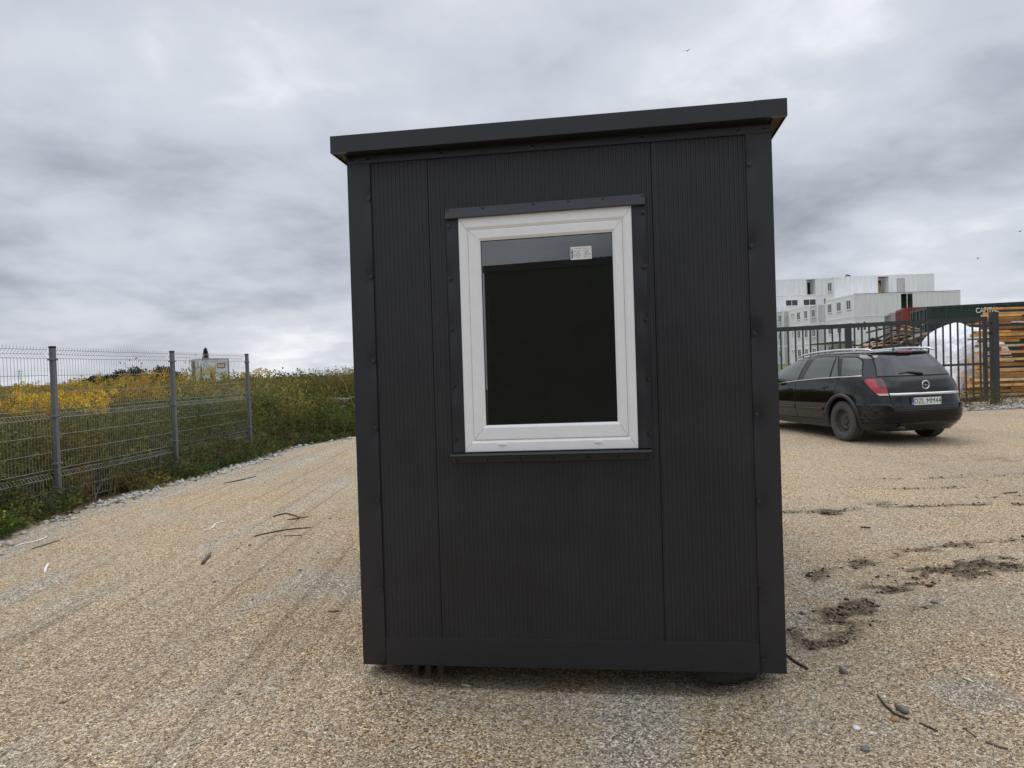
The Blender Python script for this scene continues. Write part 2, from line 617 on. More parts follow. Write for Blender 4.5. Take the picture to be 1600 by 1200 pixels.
vor = gn('ShaderNodeTexVoronoi', Scale=122.0); glink(tcg.outputs['Object'], vor.inputs['Vector'])
vor2 = gn('ShaderNodeTexVoronoi', Scale=56.0); glink(tcg.outputs['Object'], vor2.inputs['Vector'])
sepc = gn('ShaderNodeSeparateColor'); glink(vor.outputs['Color'], sepc.inputs[0])
sepc2 = gn('ShaderNodeSeparateColor'); glink(vor2.outputs['Color'], sepc2.inputs[0])
tan = gramp(sepc.outputs[0], [(0, (.085, .055, .028)), (.22, (.22, .155, .090)), (.45, (.36, .272, .175)), (.66, (.475, .38, .262)), (.84, (.63, .55, .425)), (.94, (.82, .77, .67)), (1, (.42, .23, .09))])
greyc = gramp(sepc.outputs[1], [(0, (.09, .082, .072)), (.3, (.235, .212, .185)), (.6, (.39, .36, .32)), (.85, (.60, .575, .53)), (1, (.84, .82, .79))])
att = gn('ShaderNodeAttribute', attribute_name='wear')
sepw = gn('ShaderNodeSeparateColor'); glink(att.outputs['Color'], sepw.inputs[0])
pn = gn('ShaderNodeTexNoise', Scale=1.1, Detail=7.0, Roughness=.65); glink(tcg.outputs['Object'], pn.inputs['Vector'])
pf = gramp(pn.outputs['Fac'], [(.38, 0.0), (.66, .55)])
gf = nt.nodes.new('ShaderNodeMath'); gf.operation = 'MAXIMUM'
glink(sepw.outputs[2], gf.inputs[0]); glink(pf, gf.inputs[1])
c1 = gmix(gf.outputs[0], tan, greyc)
# scattered larger stones
big = gramp(sepc2.outputs[0], [(.90, 0.0), (.93, 1.0)])
bigc = gramp(sepc2.outputs[1], [(0, (.12, .12, .125)), (.4, (.36, .33, .30)), (.8, (.62, .60, .57)), (1, (.42, .24, .12))])
bigm = nt.nodes.new('ShaderNodeMath'); bigm.operation = 'MULTIPLY'
glink(big, bigm.inputs[0]); bigm.inputs[1].default_value = .75
c2 = gmix(bigm.outputs[0], c1, bigc)
# broad tone shifts between warm sandy and pale patches
bn = gn('ShaderNodeTexNoise', Scale=.42, Detail=5.0, Roughness=.6); glink(tcg.outputs['Object'], bn.inputs['Vector'])
tone = gramp(bn.outputs['Fac'], [(.3, (1.14, 1.07, .95)), (.5, (1.32, 1.235, 1.07)), (.7, (1.45, 1.32, 1.11))])
c3 = gmix(1.0, c2, tone, 'MULTIPLY')
# uneven packing at hand-size scale
kn = gn('ShaderNodeTexNoise', Scale=30.0, Detail=8.0, Roughness=.85); glink(tcg.outputs['Object'], kn.inputs['Vector'])
pack = gramp(kn.outputs['Fac'], [(.30, .62), (.47, .97), (.62, 1.16), (.75, 1.3)])
c3 = gmix(1.0, c3, pack, 'MULTIPLY')
# lines left by wheels, running into the distance on the left
mpt = gn('ShaderNodeMapping'); mpt.inputs['Rotation'].default_value = (0, 0, .06); mpt.inputs['Scale'].default_value = (11, .14, 1)
glink(tcg.outputs['Object'], mpt.inputs['Vector'])
trk = gn('ShaderNodeTexNoise', Scale=1.0, Detail=6.0, Roughness=.62); glink(mpt.outputs[0], trk.inputs['Vector'])
trc = gramp(trk.outputs['Fac'], [(.34, (.74, .71, .67)), (.42, (.97, .96, .95)), (.58, (1.03, 1.02, 1.0)), (.70, (1.16, 1.15, 1.13))])
spx = gn('ShaderNodeSeparateXYZ'); glink(tcg.outputs['Object'], spx.inputs[0])
lm = nt.nodes.new('ShaderNodeMapRange'); lm.inputs['From Min'].default_value = .6; lm.inputs['From Max'].default_value = -.8; glink(spx.outputs['X'], lm.inputs['Value'])
c3 = gmix(lm.outputs[0], c3, gmix(1.0, c3, trc, 'MULTIPLY'))
mudc = gramp(sepc.outputs[2], [(0, (.045, .030, .018)), (.45, (.11, .078, .048)), (.8, (.24, .18, .115)), (1, (.38, .31, .22))])
mn = gn('ShaderNodeTexNoise', Scale=15.0, Detail=9.0, Roughness=.72); mpm = gn('ShaderNodeMapping'); mpm.inputs['Scale'].default_value = (.6, 1.25, 1)
glink(tcg.outputs['Object'], mpm.inputs['Vector']); glink(mpm.outputs[0], mn.inputs['Vector'])
ms = nt.nodes.new('ShaderNodeMath'); ms.operation = 'MULTIPLY_ADD'; ms.inputs[1].default_value = .51
glink(sepw.outputs[1], ms.inputs[0]); glink(mn.outputs['Fac'], ms.inputs[2])
mf = gramp(ms.outputs[0], [(.74, 0.0), (.92, .9)])
halo = nt.nodes.new('ShaderNodeMath'); halo.operation = 'MULTIPLY'; halo.inputs[1].default_value = .38
glink(sepw.outputs[1], halo.inputs[0])
c4 = gmix(halo.outputs[0], c3, (.13, .095, .062))
c4 = gmix(mf, c4, mudc)
soilc = gramp(sepc.outputs[2], [(0, (.025, .02, .012)), (.7, (.06, .047, .03)), (1, (.13, .10, .065))])
c5 = gmix(sepw.outputs[0], c4, soilc)
fieldc = gramp(pn.outputs['Fac'], [(.3, (.085, .10, .028)), (.7, (.16, .16, .05))])
c6 = gmix(att.outputs['Alpha'], c5, fieldc)
glink(c6, B.inputs['Base Color'])
B.inputs['Roughness'].default_value = .9
# relief of the stones
h1 = gramp(vor.outputs['Distance'], [(0, 1.0), (.75, 0.0)])
h2 = gramp(vor2.outputs['Distance'], [(0, 1.0), (.7, 0.0)])
hm = nt.nodes.new('ShaderNodeMath'); hm.operation = 'MULTIPLY_ADD'
glink(big, hm.inputs[0]); glink(h2, hm.inputs[1]); glink(h1, hm.inputs[2])
bp = gn('ShaderNodeBump', Strength=1.0, Distance=.010); glink(hm.outputs[0], bp.inputs['Height'])
fn = gn('ShaderNodeTexNoise', Scale=14.0, Detail=5.0, Roughness=.6); glink(tcg.outputs['Object'], fn.inputs['Vector'])
bp2 = gn('ShaderNodeBump', Strength=.8, Distance=.03); glink(fn.outputs['Fac'], bp2.inputs['Height'])
glink(bp2.outputs['Normal'], bp.inputs['Normal'])
glink(bp.outputs['Normal'], B.inputs['Normal'])


# loose stones lying on the surface
def rocks(name, P, S, mats, midx, seed=0, flat=.6, parent=None, jitter=.28):
    """many small irregular stones as one mesh: P (n,3), S (n,)"""
    r = np.random.default_rng(seed)
    ico_v = []; t = (1 + 5 ** .5) / 2
    for a_, b_ in ((-1, t), (1, t), (-1, -t), (1, -t)):
        ico_v += [(a_, b_, 0)]
    for a_, b_ in ((-1, t), (1, t), (-1, -t), (1, -t)):
        ico_v += [(0, a_, b_)]
    for a_, b_ in ((t, -1), (t, 1), (-t, -1), (-t, 1)):
        ico_v += [(a_, 0, b_)]
    ico_v = np.array(ico_v) / sqrt(1 + t * t)
    ico_f = np.array([(0, 11, 5), (0, 5, 1), (0, 1, 7), (0, 7, 10), (0, 10, 11), (1, 5, 9), (5, 11, 4), (11, 10, 2), (10, 7, 6), (7, 1, 8),
                      (3, 9, 4), (3, 4, 2), (3, 2, 6), (3, 6, 8), (3, 8, 9), (4, 9, 5), (2, 4, 11), (6, 2, 10), (8, 6, 7), (9, 8, 1)])
    n = len(P)
    R = ico_v[None] * (1 + r.uniform(-jitter, jitter, (n, 12, 1)))
    sc = np.stack([r.uniform(.7, 1.35, n), r.uniform(.7, 1.2, n), flat * r.uniform(.7, 1.3, n)], 1)
    R = R * sc[:, None, :] * S[:, None, None]
    th = r.uniform(0, 2 * pi, n); tl = r.normal(0, .3, n)
    c, s = np.cos(tl), np.sin(tl)
    y, z = R[..., 1] * c[:, None] - R[..., 2] * s[:, None], R[..., 1] * s[:, None] + R[..., 2] * c[:, None]
    c, s = np.cos(th), np.sin(th)
    x2, y2 = R[..., 0] * c[:, None] - y * s[:, None], R[..., 0] * s[:, None] + y * c[:, None]
    V = np.stack([x2, y2, z], -1) + P[:, None, :]
    F = (ico_f[None] + (np.arange(n) * 12)[:, None, None]).reshape(-1, 3)
    return raw_mesh(name, V.reshape(-1, 3), F, mats, parent, midx=np.repeat(midx, 20))


M_PEB = [mat('pebble_cream', (.56, .48, .355), .85, noise=(60, .2)), mat('pebble_tan', (.38, .27, .16), .85, noise=(60, .25)),
         mat('pebble_brown', (.19, .125, .07), .85, noise=(60, .25)), mat('pebble_grey', (.33, .32, .31), .85, noise=(60, .2)),
         mat('pebble_white', (.74, .73, .70), .8, noise=(60, .12)), mat('pebble_rust', (.40, .20, .075), .85, noise=(60, .25))]
n = 26000
py_ = 2.3 + 5.2 * rng.random(n) ** 1.7
px_ = (rng.random(n) * 1.75 - .87) * py_ * 1.0
S = rng.uniform(.0022, .0046, n) * (1 + .8 * (rng.random(n) > .95) + 1.3 * (rng.random(n) > .992))
z_ = ground_z(px_, py_)
keep = (edge_x(py_) - px_ < -.05)
P = np.stack([px_, py_, z_ + S * .25], 1)[keep]
mi = rng.choice(6, len(P), p=[.27, .32, .19, .15, .05, .02])
tag(rocks('gravel', P, S[keep], M_PEB, mi, 3), 'loose small stones scattered over the yard surface', 'gravel', kind='stuff')

# white rubble along the edge of the weeds, and by the gate post
n = 1500
yy = 5.6 + 12.5 * rng.random(n) ** .9
xx = edge_x(yy) + .10 + rng.normal(0, .09, n) + .28 * sstep(12, 16.5, yy) * rng.random(n)
dens = fbm(yy * 1.3, yy * 0, 6, 3)
kp = dens > .40
S = rng.uniform(.012, .034, n) * (1 + .35 * sstep(12, 16, yy))
P = np.stack([xx, yy, ground_z(xx, yy) + S * .25], 1)
mi = rng.choice(3, n, p=[.6, .25, .15])
tag(rocks('rubble', P[kp], S[kp], [M_STONE, M_PEB[0], M_STONE2], mi[kp], 5, .7), 'pale crushed stone swept along the foot of the weeds', 'rubble', kind='stuff')
k = 0
for i in range(58):
    y = 6.2 + 11.2 * rng.random() ** .85
    x = edge_x(y) + .07 + rng.normal(0, .06) + .22 * sstep(12, 16.5, y) * rng.random()
    s = rng.uniform(.022, .052) * (1 + .35 * float(sstep(11, 16, y)))
    o = rocks('edge_stone', np.array([[0, 0, 0.]]), np.array([s]), [M_STONE if rng.random() < .8 else M_STONE2], [0], 100 + i, .7, None, .42)
    o.location = (x, y, float(ground_z(x, y)) + s * .2)
    tag(o, 'pale broken stone in the ragged line along the foot of the weeds', 'stone', 'pale stones along the weed edge')

# clods of churned mud along the ruts
n = 52000
x = rng.uniform(1.2, 8.0, n); y = rng.uniform(3.4, 9.0, n)
k = mud_mask(x, y) > .30 + .9 * rng.random(n)
x, y = x[k], y[k]
S = rng.uniform(.004, .015, len(x)) * (.7 + .3 * rng.random(len(x)))
P = np.stack([x, y, ground_z(x, y) + S * .25], 1)
M_CLOD = [mat('mud_dark', (.036, .024, .015), .95, noise=(40, .4)), mat('mud_brown', (.085, .058, .036), .95, noise=(40, .4)), mat('mud_tan', (.22, .16, .10), .95, noise=(40, .3))]
tag(rocks('mud', P, S, M_CLOD, rng.choice(3, len(x), p=[.35, .35, .3]), 15, .6), 'dark churned mud in curved wheel ruts right of the cabin', 'mud', kind='stuff')
# ------------------------------------------------------------------ the dark cabin
W_, D_ = 1.969, 3.4
PSI = -0.1522
cabin = empty('site_cabin', (-0.768, 3.4421, 0), 0,
              'dark grey metal clad cabin with one white window standing in the middle of the gravel', 'cabin')
_ax = Vector((cos(PSI), sin(PSI), 0)).normalized()
_n0 = Vector((-sin(PSI), cos(PSI), 0))
_up = Vector((_n0.x * .014, _n0.y * .014, 1))
_up = (_up - _ax * _up.dot(_ax)).normalized()
_nn = _up.cross(_ax).normalized()
CM = Matrix(((_ax.x, _nn.x, _up.x, -0.768), (_ax.y, _nn.y, _up.y, 3.4421), (_ax.z, _nn.z, _up.z, 0), (0, 0, 0, 1)))
cabin.matrix_world = CM
# local: u across the front, v into the cabin, z up. v = 0 is the face of the corner trims
ZB, ZTL, ZTR = .056, 2.483, 2.461


def ztop(u): return ZTL + (ZTR - ZTL) * u / W_


def corrugated(u0, u1, z0f, z1f, v=.008, pitch=.0205, depth=.0027, skip=()):
    """finely ribbed sheet; z0f and z1f give lower and upper edge at u"""
    b = MB()
    us = [u0]
    nrib = max(1, int(round((u1 - u0) / pitch)))
    p = (u1 - u0) / nrib
    prof = [(0, 0), (.42, 0), (.52, 1), (.90, 1), (1.0, 0)]
    pts = []
    for i in range(nrib):
        for t, h in prof[:-1]:
            pts.append((u0 + (i + t) * p, v + h * depth))
    pts.append((u1, v))
    vs = [(u, y, z0f(u)) for u, y in pts] + [(u, y, z1f(u)) for u, y in pts]
    n = len(pts)
    b.add(vs, [(i, i + 1, n + i + 1, n + i) for i in range(n - 1)])
    return b


# front sheets: left, centre (round the window), right
WU0, WU1, WZ0, WZ1 = .541, 1.348, 1.074, 2.185
S1, S2 = .397, 1.446
lo = lambda u: .10
b = corrugated(.06, S1 - .0018, lo, lambda u: ztop(u) + .02)
b.build('wall_panel', M_PANEL, cabin)
b = corrugated(S1 + .0018, WU0 - .01, lo, lambda u: ztop(u) + .02)
c = corrugated(WU1 + .01, S2 - .0035, lo, lambda u: ztop(u) + .02); b.add(c.v, c.f)
c = corrugated(WU0 - .01, WU1 + .01, lo, lambda u: WZ0 + .005); b.add(c.v, c.f)
c = corrugated(WU0 - .01, WU1 + .01, lambda u: WZ1 - .005, lambda u: ztop(u) + .02); b.add(c.v, c.f)
b.build('wall_panel', M_PANEL, cabin)
b = corrugated(S2 + .012, W_ - .06, lo, lambda u: ztop(u) + .02)
b.build('wall_panel', M_PANEL, cabin)
b = MB()
b.box(S1 - .004, S1 + .004, .0125, .016, .1, 2.5)
b.box(S2 - .0035, S2 - .001, .0125, .016, .1, 2.5)
b.build('panel_joint', M_BLACK, cabin)
b = MB()
b.box(S2 - .001, S2 + .003, .004, .014, .19, 2.49); b.box(S2 + .003, S2 + .013, .0085, .014, .1, 2.49)
b.build('joint_fold', M_TRIM, cabin)


def screws(b, pts, v=0.0, r=.008, mi=1):
    for u, z in pts:
        b.lathe([(r * 1.35, 0), (r * 1.35, -.0015), (r * .9, -.0018), (r * .8, -.0045), (.0002, -.005)], 8, 'y', mi, Matrix.Translation((u, v, z)))


# corner trims: folded sheet standing proud of the panels, wrapping onto the sides
def corner_trim(s):
    b = MB()
    u0, u1 = (0.0, .114) if s < 0 else (W_ - .112, W_)
    N = 60
    rows = []
    r = np.random.default_rng(3 if s < 0 else 9)
    sc = [(.018 + i * (ztop(u0) - .1) / 6.4 + r.uniform(-.05, .05) + .06) for i in range(7)]
    zs = np.linspace(ZB, ztop(u0) + .03, N)
    inner = u1 if s < 0 else u0
    usn = np.linspace(u0, u1, 9)
    vs = []
    for z in zs:
        for u in usn:
            dent = 0
            for zz in sc:
                d2 = ((z - zz) / .05) ** 2 + ((u - inner) / .035) ** 2
                dent += .011 * math.exp(-d2)
            dent += .0022 * (vnoise(u * 9, z * 3.1, 61) - .5)
            vs.append((u, float(dent), z))
    n = len(usn)
    fs = [(j * n + i, j * n + i + 1, (j + 1) * n + i + 1, (j + 1) * n + i) for j in range(N - 1) for i in range(n - 1)]
    b.add(vs, fs)
    # return edge to the panel and wrap round the corner
    e = inner
    b.add([(e, 0, ZB), (e, .0125, ZB), (e, .0125, ztop(e)), (e, 0, ztop(e))], [(0, 1, 2, 3)])
    o = u0 if s < 0 else u1
    b.add([(o, 0, ZB), (o, .115, ZB), (o, .115, ztop(o) + .03), (o, 0, ztop(o) + .03)], [(0, 1, 2, 3)])
    b.add([(u0, 0, ZB), (u1, 0, ZB), (u1, .02, ZB), (u0, .02, ZB)], [(0, 1, 2, 3)])
    du = -.013 if s < 0 else .013
    screws(b, [(inner + du, z) for z in sc] + [(inner + du, ZB + .02)], .0035)
    return b.build('corner_trim', [M_TRIM, M_SCREW], cabin, autos=35)


corner_trim(-1); corner_trim(1)
# base trim
b = MB()
b.prism([(.0035, ZB), (.0035, .187), (.0135, .1915), (.0135, .188), (.02, .188), (.02, ZB)], .1145, W_ - .1125, 'x')
b2 = MB()
for p in b.v: b2.v.append((p[0], p[1], p[2]))
b2.f = b.f; b2.m = b.m
screws(b2, [(.118 + .165 + i * .268, .178) for i in range(7)], .0035, .005)
b2.build('base_trim', [M_TRIM, M_SCREW], cabin)
# trim under the eave, sloping with the roof
b = MB()
N = 40
vs = []
r = np.random.default_rng(4)
for i in range(N + 1):
    u = .001 + (W_ - .002) * i / N
    zz = ztop(u)
    wob = .004 * (float(vnoise(u * 4, 1.3, 8)) - .4)
    vs += [(u, -.003, zz - .002), (u, -.006 + wob, zz + .03), (u, -.004, zz + .075), (u, .012, zz - .002)]
for i in range(N):
    a0, a1 = i * 4, (i + 1) * 4
    b.add([vs[a0], vs[a0 + 1], vs[a1 + 1], vs[a1]], [(0, 1, 2, 3)])
    b.add([vs[a0 + 1], vs[a0 + 2], vs[a1 + 2], vs[a1 + 1]], [(0, 1, 2, 3)])
    b.add([vs[a0 + 3], vs[a0], vs[a1], vs[a1 + 3]], [(0, 1, 2, 3)])
screws(b, [(u, ztop(u) + .012) for u in (.022, .11, .47, .905, 1.405, 1.83, 1.94)], -.0035)
b.build('eave_trim', [M_TRIM, M_SCREW], cabin)
# roof: slab with folded fascia on all edges
zf = lambda u: 2.513 + (2.497 - 2.513) * (u + .045) / 2.063
zt = lambda u: 2.593 + (2.571 - 2.593) * (u + .045) / 2.063
UL, UR, VF, VB = -.045, 2.018, -.09, D_ + .12
b = MB()
def quadbox(u0, u1, v0, v1, za, zb, mi=0):
    vs = [(u0, v0, za(u0)), (u1, v0, za(u1)), (u1, v1, za(u1)), (u0, v1, za(u0)), (u0, v0, zb(u0)), (u1, v0, zb(u1)), (u1, v1, zb(u1)), (u0, v1, zb(u0))]
    b.add(vs, [(3, 2, 1, 0), (4, 5, 6, 7), (0, 1, 5, 4), (2, 3, 7, 6), (0, 4, 7, 3), (1, 2, 6, 5)], mi)
quadbox(UL + .004, UR - .004, VF + .004, VB - .004, lambda u: zf(u) + .045, lambda u: zt(u) - .003)
b.build('roof', M_TRIM, cabin)
b = MB()
quadbox(UL, 1.885, VF, VF + .003, zf, zt)
quadbox(1.883, UR, VF - .0015, VF + .003, zf, lambda u: zt(u) + .001)
quadbox(UL, UR, VB - .003, VB, zf, zt)
quadbox(UL, UL + .003, VF + .003, VB - .003, zf, zt)
quadbox(UR - .003, UR, VF + .003, VB - .003, zf, zt)
quadbox(UL + .0, UR, VF + .003, VF + .02, zf, lambda u: zf(u) + .002)
# small foam closures peeping over the edge
for u in (.1, .32, .62, .9, 1.18, 1.47, 1.72, 1.99):
    quadbox(u, u + .02, VF + .004, VF + .010, lambda q: zt(q) - .001, lambda q: zt(q) + .0015)
b.build('fascia', M_TRIM, cabin)
b = MB()
quadbox(UL + .004, -.001, VF + .021, VB - .021, lambda u: zf(u) + .008, lambda u: zf(u) + .040)
quadbox(W_ + .001, UR - .004, VF + .021, VB - .021, lambda u: zf(u) + .008, lambda u: zf(u) + .040)
quadbox(0, W_, VF + .021, VB - .021, lambda u: zf(u) + .012, lambda u: zf(u) + .040, 1)  # middle of the soffit coloured black as painted shadow behind the fascia
b.build('soffit', [M_SOFFIT, M_BLACK], cabin)
# sides, rear, floor, lining
b = MB()
b.box(.002, .02, .116, D_, ZB + .002, 2.5); b.build('side_wall', M_PANEL, cabin)
b = MB()
b.box(W_ - .02, W_ - .002, .116, D_, ZB + .002, 2.5); b.build('side_wall', M_PANEL, cabin)
b = MB(); b.box(.02, W_ - .02, D_ - .02, D_, ZB + .002, 2.5); b.build('rear_wall', M_PANEL, cabin)
b = MB(); b.box(.021, W_ - .021, .021, D_ - .021, ZB + .001, .14); b.build('floor_slab', M_INNER, cabin)
b = MB()
b.box(.05, .06, .06, D_ - .06, .141, 2.48); b.box(W_ - .06, W_ - .05, .06, D_ - .06, .141, 2.48)
b.box(.06, W_ - .06, D_ - .07, D_ - .06, .141, 2.48)
b.box(.05, W_ - .05, .06, D_ - .06, 2.481, 2.49)
for (a0, a1, z0, z1) in ((.06, WU0 - .001, .141, 2.48), (WU1 + .001, W_ - .06, .141, 2.48), (WU0 - .001, WU1 + .001, .141, WZ0), (WU0 - .001, WU1 + .001, WZ1, 2.48)):
    b.box(a0, a1, .09, .10, z0, z1)
b.build('lining', M_INNER, cabin)

# flashings round the window
b = MB()
b.prism([(-.0005, 2.231), (-.0015, 2.231), (-.018, 2.184), (-.018, 2.180), (.02, 2.180), (.02, 2.186), (-.012, 2.186), (.0075, 2.231)], .481, 1.409, 'x')
screws(b, [(u, 2.222) for u in (.49, .66, .90, 1.065, 1.22, 1.40)], -.003)
b.build('window_flashing', [M_TRIM, M_SCREW], cabin)
for (a0, a1, us) in ((.482, WU0, .492), (WU1 - .002, 1.410, 1.40)):
    b = MB()
    N = 30
    zs = np.linspace(1.076, 2.180, N); un = np.linspace(a0, a1, 6)
    sc = [1.14, 1.39, 1.66, 1.90, 2.15]
    vs = []
    for z in zs:
        for u in un:
            dn = sum(.007 * math.exp(-((z - q) / .05) ** 2 - ((u - us) / .03) ** 2) for q in sc)
            vs.append((u, .001 + dn + .002 * (float(vnoise(u * 11, z * 4, 71)) - .5), z))
    b.add(vs, [(j * 6 + i, j * 6 + i + 1, (j + 1) * 6 + i + 1, (j + 1) * 6 + i) for j in range(N - 1) for i in range(5)])
    screws(b, [(us, z) for z in sc], .005)
    b.build('window_flashing', [M_TRIM, M_SCREW], cabin, autos=35)
b = MB()
b.prism([(.03, 1.0745), (-.030, 1.069), (-.034, 1.062), (-.006, 1.060), (-.002, 1.027), (.006, 1.027), (.006, 1.060), (.03, 1.066)], .473, 1.407, 'x')
screws(b, [(u, 1.037) for u in (.49, .64, .80, .955, 1.12, 1.26, 1.395)], -.0035)
b.build('window_sill', [M_TRIM, M_SCREW], cabin)

# the window: outer frame, sash, glass
def profile_frame(b, u0, u1, z0, z1, wl, wr, wb, wt, vf, vb, cham=.012, mi=0):
    """mitred frame with a sloping inner lip"""
    O = [(u0, z0), (u1, z0), (u1, z1), (u0, z1)]
    I = [(u0 + wl, z0 + wb), (u1 - wr, z0 + wb), (u1 - wr, z1 - wt), (u0 + wl, z1 - wt)]
    K = [(u0 + wl - cham, z0 + wb - cham), (u1 - wr + cham, z0 + wb - cham), (u1 - wr + cham, z1 - wt + cham), (u0 + wl - cham, z1 - wt + cham)]
    e = .004
    E_ = [(u0 + e, z0 + e), (u1 - e, z0 + e), (u1 - e, z1 - e), (u0 + e, z1 - e)]
    vs = [(u, vb, z) for u, z in O] + [(u, vf + e, z) for u, z in O] + [(u, vf, z) for u, z in E_] + [(u, vf, z) for u, z in K] + [(u, vf + cham * .75, z) for u, z in I] + [(u, vb, z) for u, z in I]
    fs = []
    for k in range(5):
        for i in range(4):
            j = (i + 1) % 4
            fs.append((k * 4 + i, k * 4 + j, (k + 1) * 4 + j, (k + 1) * 4 + i))
    b.add(vs, fs, mi)


b = MB()
profile_frame(b, WU0, WU1, WZ0 + .001, WZ1 - .001, .043, .042, .055, .060, -.004, .075)
# mitre lines
def seam(b, p, q, v, w=.0012, mi=1):
    d = Vector((q[0] - p[0], 0, q[1] - p[1])); L = d.length; d.normalize()
    nrm = Vector((-d.z, 0, d.x)) * w * .5
    A = [Vector((p[0], v, p[1])), Vector((q[0], v, q[1]))]
    b.add([A[0] - nrm, A[1] - nrm, A[1] + nrm, A[0] + nrm], [(0, 1, 2, 3)], mi)
for (p, q) in (((WU0 + .004, WZ0 + .012), (WU0 + .033, WZ0 + .048)), ((WU1 - .004, WZ0 + .012), (WU1 - .032, WZ0 + .048)), ((WU0 + .004, WZ1 - .006), (WU0 + .031, WZ1 - .047)), ((WU1 - .004, WZ1 - .006), (WU1 - .031, WZ1 - .047))):
    seam(b, p, q, -.0043)
win = b.build('window', [M_PVC, M_PVCLINE], cabin)
SU0, SU1, SZ0, SZ1 = WU0 + .0442, WU1 - .0432, WZ0 + .0572, WZ1 - .0622
b = MB()
profile_frame(b, SU0, SU1, SZ0, SZ1, .058, .046, .069, .052, -.001, .07)
for (p, q) in (((SU0 + .003, SZ0 + .003), (SU0 + .046, SZ0 + .057)), ((SU1 - .003, SZ0 + .003), (SU1 - .034, SZ0 + .057)), ((SU0 + .003, SZ1 - .003), (SU0 + .046, SZ1 - .040)), ((SU1 - .003, SZ1 - .003), (SU1 - .034, SZ1 - .040))):
    seam(b, p, q, -.0013)
# dark gap round the sash
b.box(SU0 - .0012, SU0 - .0002, .012, .03, SZ0, SZ1, 1); b.box(SU1 + .0002, SU1 + .001, .012, .03, SZ0, SZ1, 1)
b.build('sash', [M_PVC, M_PVCLINE], win)
GU0, GU1, GZ0, GZ1 = SU0 + .0575, SU1 - .0455, SZ0 + .0685, SZ1 - .0515
b = MB()
g = .0035
for (a0, a1, z0, z1) in ((GU0, GU0 + g, GZ0, GZ1), (GU1 - g, GU1, GZ0, GZ1), (GU0 + g, GU1 - g, GZ0, GZ0 + g), (GU0 + g, GU1 - g, GZ1 - g, GZ1)):
    b.box(a0, a1, .009, .018, z0, z1)
b.build('gasket', M_CAP, win)
# insulating glass: dark room behind, mirror image of the yard in front
mg = bpy.data.materials.new('window_glass'); mg.use_nodes = True
nt = mg.node_tree
out = nt.nodes['Material Output']; nt.nodes.remove(nt.nodes['Principled BSDF'])
gl = nt.nodes.new('ShaderNodeBsdfGlossy'); gl.inputs['Roughness'].default_value = .0
tr = nt.nodes.new('ShaderNodeBsdfTransparent'); tr.inputs['Color'].default_value = (.72, .76, .70, 1)
lw = nt.nodes.new('ShaderNodeFresnel'); lw.inputs['IOR'].default_value = 1.5
ma = nt.nodes.new('ShaderNodeMath'); ma.operation = 'MULTIPLY_ADD'; ma.inputs[1].default_value = 4.2; ma.inputs[2].default_value = .04; ma.use_clamp = True
nt.links.new(lw.outputs[0], ma.inputs[0])
mx = nt.nodes.new('ShaderNodeMixShader')
nt.links.new(ma.outputs[0], mx.inputs[0]); nt.links.new(tr.outputs[0], mx.inputs[1]); nt.links.new(gl.outputs[0], mx.inputs[2])
# dust runs and specks, with an even green veil painted as dim reflected light
df = nt.nodes.new('ShaderNodeBsdfDiffuse'); df.inputs['Color'].default_value = (.50, .58, .40, 1)
tcw = nt.nodes.new('ShaderNodeTexCoord'); mp = nt.nodes.new('ShaderNodeMapping'); mp.inputs['Scale'].default_value = (1, 1, .15)
nt.links.new(tcw.outputs['Object'], mp.inputs['Vector'])
nz = nt.nodes.new('ShaderNodeTexNoise'); nz.inputs['Scale'].default_value = 30; nz.inputs['Detail'].default_value = 8
nt.links.new(mp.outputs[0], nz.inputs['Vector'])
sp = nt.nodes.new('ShaderNodeTexNoise'); sp.inputs['Scale'].default_value = 160; sp.inputs['Detail'].default_value = 2
nt.links.new(tcw.outputs['Object'], sp.inputs['Vector'])
r1 = nt.nodes.new('ShaderNodeMapRange'); r1.inputs['From Min'].default_value = .5; r1.inputs['From Max'].default_value = .8; r1.inputs['To Max'].default_value = .022; r1.inputs['To Min'].default_value = .018
nt.links.new(nz.outputs['Fac'], r1.inputs['Value'])
r2 = nt.nodes.new('ShaderNodeMapRange'); r2.inputs['From Min'].default_value = .73; r2.inputs['From Max'].default_value = .80; r2.inputs['To Max'].default_value = .12
nt.links.new(sp.outputs['Fac'], r2.inputs['Value'])
ad = nt.nodes.new('ShaderNodeMath'); ad.operation = 'ADD'
nt.links.new(r1.outputs[0], ad.inputs[0]); nt.links.new(r2.outputs[0], ad.inputs[1])
mx2 = nt.nodes.new('ShaderNodeMixShader')
nt.links.new(ad.outputs[0], mx2.inputs[0]); nt.links.new(mx.outputs[0], mx2.inputs[1]); nt.links.new(df.outputs[0], mx2.inputs[2])
nt.links.new(mx2.outputs[0], out.inputs['Surface'])
b = MB()
b.add([(GU0 + .001, .012, GZ0 + .001), (GU1 - .001, .012, GZ0 + .001), (GU1 - .001, .012, GZ1 - .001), (GU0 + .001, .012, GZ1 - .001)], [(0, 1, 2, 3)])
b.build('pane', mg, win)
# drain caps
for u in (.719, 1.168):
    b = MB()
    b.prism([(-.019, -.006), (.019, -.006), (.017, .002), (.010, .0065), (-.010, .0065), (-.017, .002)], -.0095, -.0035, 'y')
    b.build('drain_cap', M_PVC, win, bevel=.0015, loc=(u, 0, 1.111))
